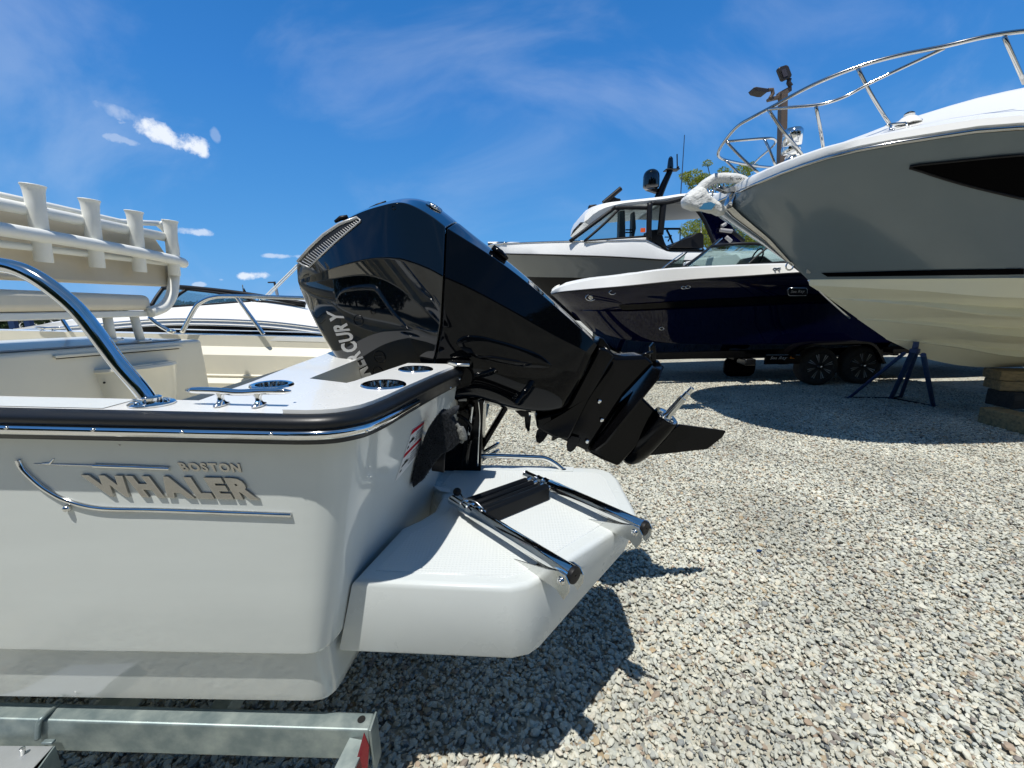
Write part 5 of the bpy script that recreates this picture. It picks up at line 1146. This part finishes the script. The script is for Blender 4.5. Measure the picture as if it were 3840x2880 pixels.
# gear on the roof
gy=12.8
link('radar_bar',MB().tube([onY(2262,762,gy),onY(2329,706,gy)],.066,12),blkm,hc,60,bevel=.01); link('radar_pedestal',MB().prism([onY(2270,768,gy),onY(2300,735,gy),onY(2312,742,gy),onY(2328,745,gy),onY(2328,756,gy)],(0,.25,0)),blkm,hc,20,bevel=.02)
link('thermal_camera',MB().prism([onY(2208,786,gy),onY(2209,768,gy),onY(2239,765,gy),onY(2240,780,gy),onY(2225,784,gy)],(0,.2,0)),blkm,hc,20,bevel=.03)
dc=onY(2441,702,gy); link('radar_dome',MB().lathe(dc+V((0,0,-.06)),(0,0,1),[(0,.16),(.05,.22),(.10,.232),(.34,.232),(.42,.215),(.48,.175),(.525,.11),(.54,.03)],26),blk,hc,60)
link('dome_bracket',MB().prism([onY(2425,709,gy),onY(2475,705,gy),onY(2482,718,gy),onY(2466,722,gy)],(0,.2,0)),blkm,hc,bevel=.02)
link('mast',MB().tube([onY(2468,742,gy),onY(2490,690,gy),onY(2514,638,gy)],[.11,.095,.08],10),blk2,hc,60)
link('mast_plate',MB().box(onY(2518,638,gy),(.40,.25,.03)),blkm,hc,30,bevel=.01)
lb=onY(2513,634,gy); link('masthead_light',MB().lathe(lb,(0,0,1),[(0,.085),(.06,.088),(.20,.075),(.28,.065),(.33,.03),(.335,.005)],18),blk,hc,60)
link('antenna_stub',MB().tube([onY(2540,632,gy),onY(2539,578,gy)],.018,8),blkm,hc); link('antenna_base',MB().ball(onY(2542,628,gy),.04,10),blkm,hc,180)
link('whip_antenna',MB().tube([onY(2553,727,gy),onY(2567,506,gy)],[.016,.011],8),M('dark_antenna',(.03,.05,.10),.4),hc,60)
link('bow_glint_rail',MB().tube([onY(1866,914,12.9),onY(1900,911,12.7)],.03,8),chrome,hc,180)
# keel blocks so it stands on something
for x,lb_ in ((3.0,'timber crib nearer the bow of the hard-top cruiser, behind the navy boat'),(8.0,'timber crib nearer the stern of the hard-top cruiser, behind the navy boat')):
    o=link('keel_block',MB().box((0,0,0),(.6,.8,.64)),wood,None,0,bevel=.01); o.location=(x,HY,.32); tag(o,lb_,'timber block','cribs under the hard-top cruiser')

# ---- white bowrider behind the foreground boat (left)
BY=6.2
wb=thing('white_bowrider','white sports boat with black side stripe and raked windscreen, beyond the foreground boat','boat',V((-3.5,BY,0)))
r0=row([(60,1238,6.0),(98,1232,5.8),(170,1214,5.55),(244,1200,5.4),(420,1172,5.3),(625,1155,5.25),(800,1143,5.22),(937,1133,5.2),(981,1136,5.2),(1070,1148,5.2),(1144,1162,5.2),(1300,1186,5.2)],[(-1.0,5.3,1.42),(-.55,5.4,1.38)],n=44,pw=1.0)
r1=row([(60,1242,6.0),(100,1240,5.7),(300,1226,5.2),(500,1208,5.02),(703,1200,5.0),(975,1208,5.0),(1181,1230,5.0),(1350,1256,5.0)],[(-.9,5.05,1.24),(-.55,5.1,1.22)],n=44,pw=1.0)
r2=[p+V((0,-.02,-.05)) for p in r1]; r3=[p+V((0,.03,-.32*min(1,.25+j/16))) for j,p in enumerate(r2)]; r4=[V((p.x,p.y+.12,max(.75,p.z-.25))) for p in r3]; r5=[V((p.x+(.3 if p.x<-5 else 0),BY,.52)) for p in r4]
rm=[a.lerp(b,.5)+V((0,-.03,.03)) for a,b in zip(r0,r1)]
U=[r0,rm,r1,r2]; link('deck_sides',MB().grid(U).grid(mirY(U,BY)),white,wb,50,weld=.001)
U=[r2,r3]; wso=link('side_stripe',MB().grid(U).grid(mirY(U,BY)),dglass,wb,50,weld=.001)
U=[r3,r4,r5]; link('hull',MB().grid(U).grid(mirY(U,BY)),white,wb,40,weld=.001)
U=[r0,[V((p.x,p.y+.25,p.z+.02)) for p in r0],[V((p.x,BY,p.z+.04)) for p in r0]]; link('deck',MB().grid(U).grid(mirY(U,BY)),white,wb,60,weld=.001)
e1=[r[-1] for r in (r0,rm,r1,r2,r3,r4,r5)]; link('transom',MB().grid([e1,[V((p.x,2*BY-p.y,p.z)) for p in e1]]),white,wb)
link('chrome_moulding',MB().tube([p+V((0,-.02,.012)) for p in r1],.011,6),chrome,wb,180); link('chrome_moulding',MB().tube([p+V((0,-.016,-.008)) for p in r2],.007,6),chrome,wb,180)
wq=bpy.data.objects.new('windscreen',None); COL.objects.link(wq); wq.parent=wb; BASE[wq]=BASE[wb]
bar([(612,1080,5.5),(659,1076,5.4),(750,1083,5.35),(880,1097,5.3),(988,1113,5.28),(1144,1139,5.25)],.028,blkm,wq); bar([(612,1080,5.5),(590,1110,5.4),(566,1148,5.3)],.022,blkm,wq)
bar([(625,1154,5.28),(760,1146,5.27),(937,1132,5.25)],.022,blkm,wq); bar([(659,1080,5.4),(800,1096,5.3),(900,1112,5.28),(970,1134,5.25)],.016,blkm,wq); bar([(655,1120,5.3),(672,1104,5.32),(700,1086,5.38)],.018,blkm,wq)
bar([(970,1134,5.25),(1000,1130,5.25),(1144,1150,5.25)],.014,blkm,wq)
pane([(572,1146,5.32),(612,1084,5.5),(659,1080,5.42),(800,1092,5.34),(937,1110,5.3),(965,1132,5.27),(760,1146,5.29),(625,1154,5.3)],glass,wq); pane([(960,1112,5.28),(1144,1141,5.27),(1144,1160,5.25),(985,1134,5.27)],glass,wq)
bar([(975,1129,5.5),(1040,1066,5.5),(1108,999,5.5),(1200,905,5.5)],.010,pcoat,wb,'bimini_tube'); bar([(982,1133,5.5),(1047,1070,5.5),(1115,1003,5.5),(1206,910,5.5)],.010,pcoat,wb,'bimini_tube'); link('tube_hinge',MB().ball(onY(976,1130,5.45),.035,10),chrome,wb,180)
p=onY(1156,1190,5.15); link('fuel_filler',MB().lathe(p,(.15,-1,.1),[(0,.05),(.01,.052),(.014,.044),(.008,.036),(.02,.02),(.022,.002)],20),chrome,wb,50)
cleat(onY(560,1182,5.2),onY(600,1182,5.2),[onY(570,1190,5.2),onY(590,1190,5.2)],.010,wb,steel)
link('flag_staff',MB().tube([onY(915,1112,6.2),onY(909,1068,6.2)],.008,6),steel,wb); link('flag',MB().prism([onY(914,1080,6.2),onY(925,1100,6.2),onY(914,1100,6.2)],(0,.01,0)),blkm,wb)
for x,lb_ in ((-4.6,'timber block under the bow of the white sports boat'),(-1.6,'timber block under the stern of the white sports boat')):
    o=link('keel_block',MB().box((0,0,0),(.4,.7,.52)),wood,None,0,bevel=.01); o.location=(x,BY,.26); tag(o,lb_,'timber block','blocks under the white sports boat')

# ============================================================ LAMP POLES, TREES, HEDGE
lp=thing('light_pole','brown square light pole with two dark floodlights rising behind the cruiser bow rail','light pole',V((9.2,15,0)))
PY=15; a=onY(2925,880,PY); b=onY(2936,352,PY); ft=V((a.x-(b.x-a.x)/(b.z-a.z)*a.z,PY,0))
link('shaft',MB().grid([[p+V((s*k,t*k,0)) for s,t in ((-1,-1),(1,-1),(1,1),(-1,1))] for p,k in ((ft,.12),(b,.10))],cv=True),polem,lp,20)
link('base_plate',MB().box(ft+V((0,0,.02)),(.5,.5,.04)),polem,lp)
link('cross_arm',MB().prism([onY(2883,366,PY),onY(2920,356,PY),onY(2922,345,PY),onY(2964,322,PY),onY(2970,324,PY),onY(2970,340,PY),onY(2938,356,PY),onY(2928,366,PY),onY(2886,376,PY)],(0,.16,0)),polem,lp,20,bevel=.01)
f1=link('floodlight',MB().prism([onY(*q,PY-.1) for q in [(2918,258),(2922,251),(2950,242),(2958,246),(2971,280),(2969,288),(2942,300),(2934,298)]],(0,.14,0)),floodm,lp,20,bevel=.05)
link('lens',MB().prism([onY(*q,PY-.12) for q in [(2930,262),(2946,256),(2956,282),(2940,290)]],(0,.02,0)),M('lens_dark',(.06,.05,.05),.2),f1)
link('floodlight_neck',MB().tube([onY(2960,296,PY),onY(2957,310,PY),onY(2966,324,PY)],.07,8),floodm,lp,60)
f2=link('floodlight',MB().prism([onY(*q,PY-.1) for q in [(2826,327),(2838,324),(2885,331),(2878,346),(2862,346),(2834,339)]],(0,.35,0)),floodm,lp,20,bevel=.03)
link('floodlight_neck',MB().tube([onY(2880,338,PY),onY(2896,336,PY),onY(2898,352,PY),onY(2888,368,PY)],.06,8),polem,lp,60)
sl=thing('street_lamp','thin distant street lamp with a short arm left of the black outboard','street lamp',V((-22,38,0)))
a=onY(1052,1140,38); b=onY(1033,1075,38); link('post',MB().tube([V((a.x,38,0)),V((a.x-.1,38,a.z)),b],.13,8),M('grey_post',(.25,.27,.29),.5),sl,60); link('lamp_arm',MB().tube([b,onY(1008,1059,38)+V((.5,0,.05)),onY(1028,1058,38)],.10,8),floodm,sl,60)
link('lamp_head',MB().box(onY(1018,1059,38),(.55,.3,.12)),floodm,sl,30,bevel=.03)
def leaves(n,clumps,ls,seed,stretch=1):
    r=np.random.default_rng(seed); w=np.array([c[1]**2 for c in clumps]); w=w/w.sum(); idx=r.choice(len(clumps),n,p=w)
    cen=np.array([c[0] for c in clumps])[idx]; rad=np.array([c[1] for c in clumps])[idx]
    d=r.normal(size=(n,3)); d/=np.linalg.norm(d,axis=1)[:,None]; rr=rad*r.uniform(.35,1,n)**.5; P=cen+d*rr[:,None]*np.array([1,1,.62])
    a=r.normal(size=(n,3)); a/=np.linalg.norm(a,axis=1)[:,None]; b=np.cross(a,r.normal(size=(n,3))); b/=np.linalg.norm(b,axis=1)[:,None]
    s=ls*r.uniform(.6,1.3,n)[:,None]; vs=np.stack([P-a*s,P+b*s*.4,P+a*s,P-b*s*.4],1).reshape(-1,3); return vs,[(4*i,4*i+1,4*i+2,4*i+3) for i in range(n)]
def rawmesh(name,vs,fs,mat):
    me=bpy.data.meshes.new(name); me.from_pydata(vs.tolist(),[],fs); me.materials.append(mat); return me
def crownobj(me,parent,loc=(0,0,0),sc=1,rz=0):
    o=bpy.data.objects.new('crown',me); COL.objects.link(o); o.parent=parent; o.location=loc; o.scale=(sc,)*3; o.rotation_euler=(0,0,rz); return o
# sparse locust tree behind the hard-top cruiser
TYY=24; base=V((10.6,TYY,0)); tr_=thing('locust_tree','yellow-green locust tree showing between the hard top and the cruiser bow','tree',base)
cl=[]; 
for px,py,r in ((2600,665,.62),(2570,660,.35),(2640,668,.4),(2652,613,.28),(2620,690,.6),(2720,660,.45),(2712,640,.3),(2790,640,.55),(2812,626,.4),(2680,690,.5),(2750,680,.5),(2600,860,.8),(2640,850,.8),(2660,890,.9),(2610,905,.7),(2700,900,.9),(2780,880,1.1),(2760,820,.8),(2840,860,1.2),(2860,900,1.0),(2690,830,.7)):
    p=onY(px,py,TYY+random.uniform(-.6,.6))-base; cl.append((tuple(p),r))
vs,fs=leaves(24000,cl,.055,3); crownobj(rawmesh('crown',vs,fs,leafy),tr_)
hub_=V((1.2,0,3.2)); mb=MB().tube([base,base+V((.3,0,1.6)),base+hub_],[.22,.17,.12],10); tk=link('trunk',mb,bark,tr_,60)
for c,r in cl: 
    q=base+V(c); m1=(base+hub_).lerp(q,.55)+V((random.uniform(-.3,.3),random.uniform(-.3,.3),.25)); link('branch',MB().tube(catmull([base+hub_,m1,q],4),[.06]*3+[.04]*3+[.02]*3,6),bark,tk,60)
# dark broadleaf trees: low line far left, and the wood behind the photographer that the engine mirrors
pr=np.random.default_rng(9); cls=[((pr.uniform(-2.4,2.4),pr.uniform(-2.4,2.4),pr.uniform(1.0,8.6)),pr.uniform(1.2,2.1)) for _ in range(22)]
vs,fs=leaves(12000,cls,.22,11); dme=rawmesh('crown',vs,fs,leafd)
tkm=MB().tube([(0,0,0),(.1,0,2),(0,.1,5)],[.28,.22,.10],8)
tme=bpy.data.meshes.new('trunk'); tme.from_pydata([tuple(v) for v in tkm.v],[],tkm.f); tme.materials.append(bark)
def dtree(x,y,s,lab,grp):
    t=thing('broadleaf_tree',lab,'tree',(x,y,0),grp); k=bpy.data.objects.new('trunk',tme); COL.objects.link(k); k.parent=t; k.scale=(s,s,s)
    crownobj(dme,t,(0,0,0),s,random.uniform(0,6.28)); return t
for k in range(17):
    dtree(-34+k*4.6+random.uniform(-1.2,1.2),-17-random.uniform(0,5),random.uniform(1.15,1.75),'dark broadleaf tree behind the camera, '+['first','second','third','fourth','fifth','sixth','seventh','eighth','ninth','tenth','eleventh','twelfth','thirteenth','fourteenth','fifteenth','sixteenth','last'][k]+' from the west end of the row','trees behind the camera')
hd=[]; hr=np.random.default_rng(4)
for k in range(60): hd.append(((hr.uniform(-62,-24),hr.uniform(38,42),hr.uniform(.3,1.9)),hr.uniform(.9,1.5)))
vs,fs=leaves(9000,hd,.26,5); o=bpy.data.objects.new('hedge',rawmesh('hedge',vs,fs,leafd)); COL.objects.link(o); o['kind']='stuff'; tag(o,'low dark green scrub along the far left edge of the yard','hedge')
for (px,lean),lb_ in zip(((53,4),(110,6)),('left blue painted post in front of the dark scrub at the left edge','right blue painted post in front of the dark scrub at the left edge')):
    a=onY(px+lean,1240,11); b=onY(px,1180,11)
    po=link('blue_post',MB().box((0,0,0),(.17,.10,b.z+.2)),bluep,None,0,bevel=.01); po.location=(a.x,11,(b.z+.2)/2); tag(po,lb_,'post','blue posts by the scrub')

bp=onZ(2847,2066,.012); sc_=link('plastic_scrap',MB().prism([V((-.02,-.008,0)),V((.006,-.012,.004)),V((.022,.002,0)),V((.004,.012,.003)),V((-.014,.008,0))],(0,0,.003)),bluep,None); sc_.location=bp; tag(sc_,'tiny scrap of bright blue plastic lying on the sunlit gravel right of the ladder','litter')
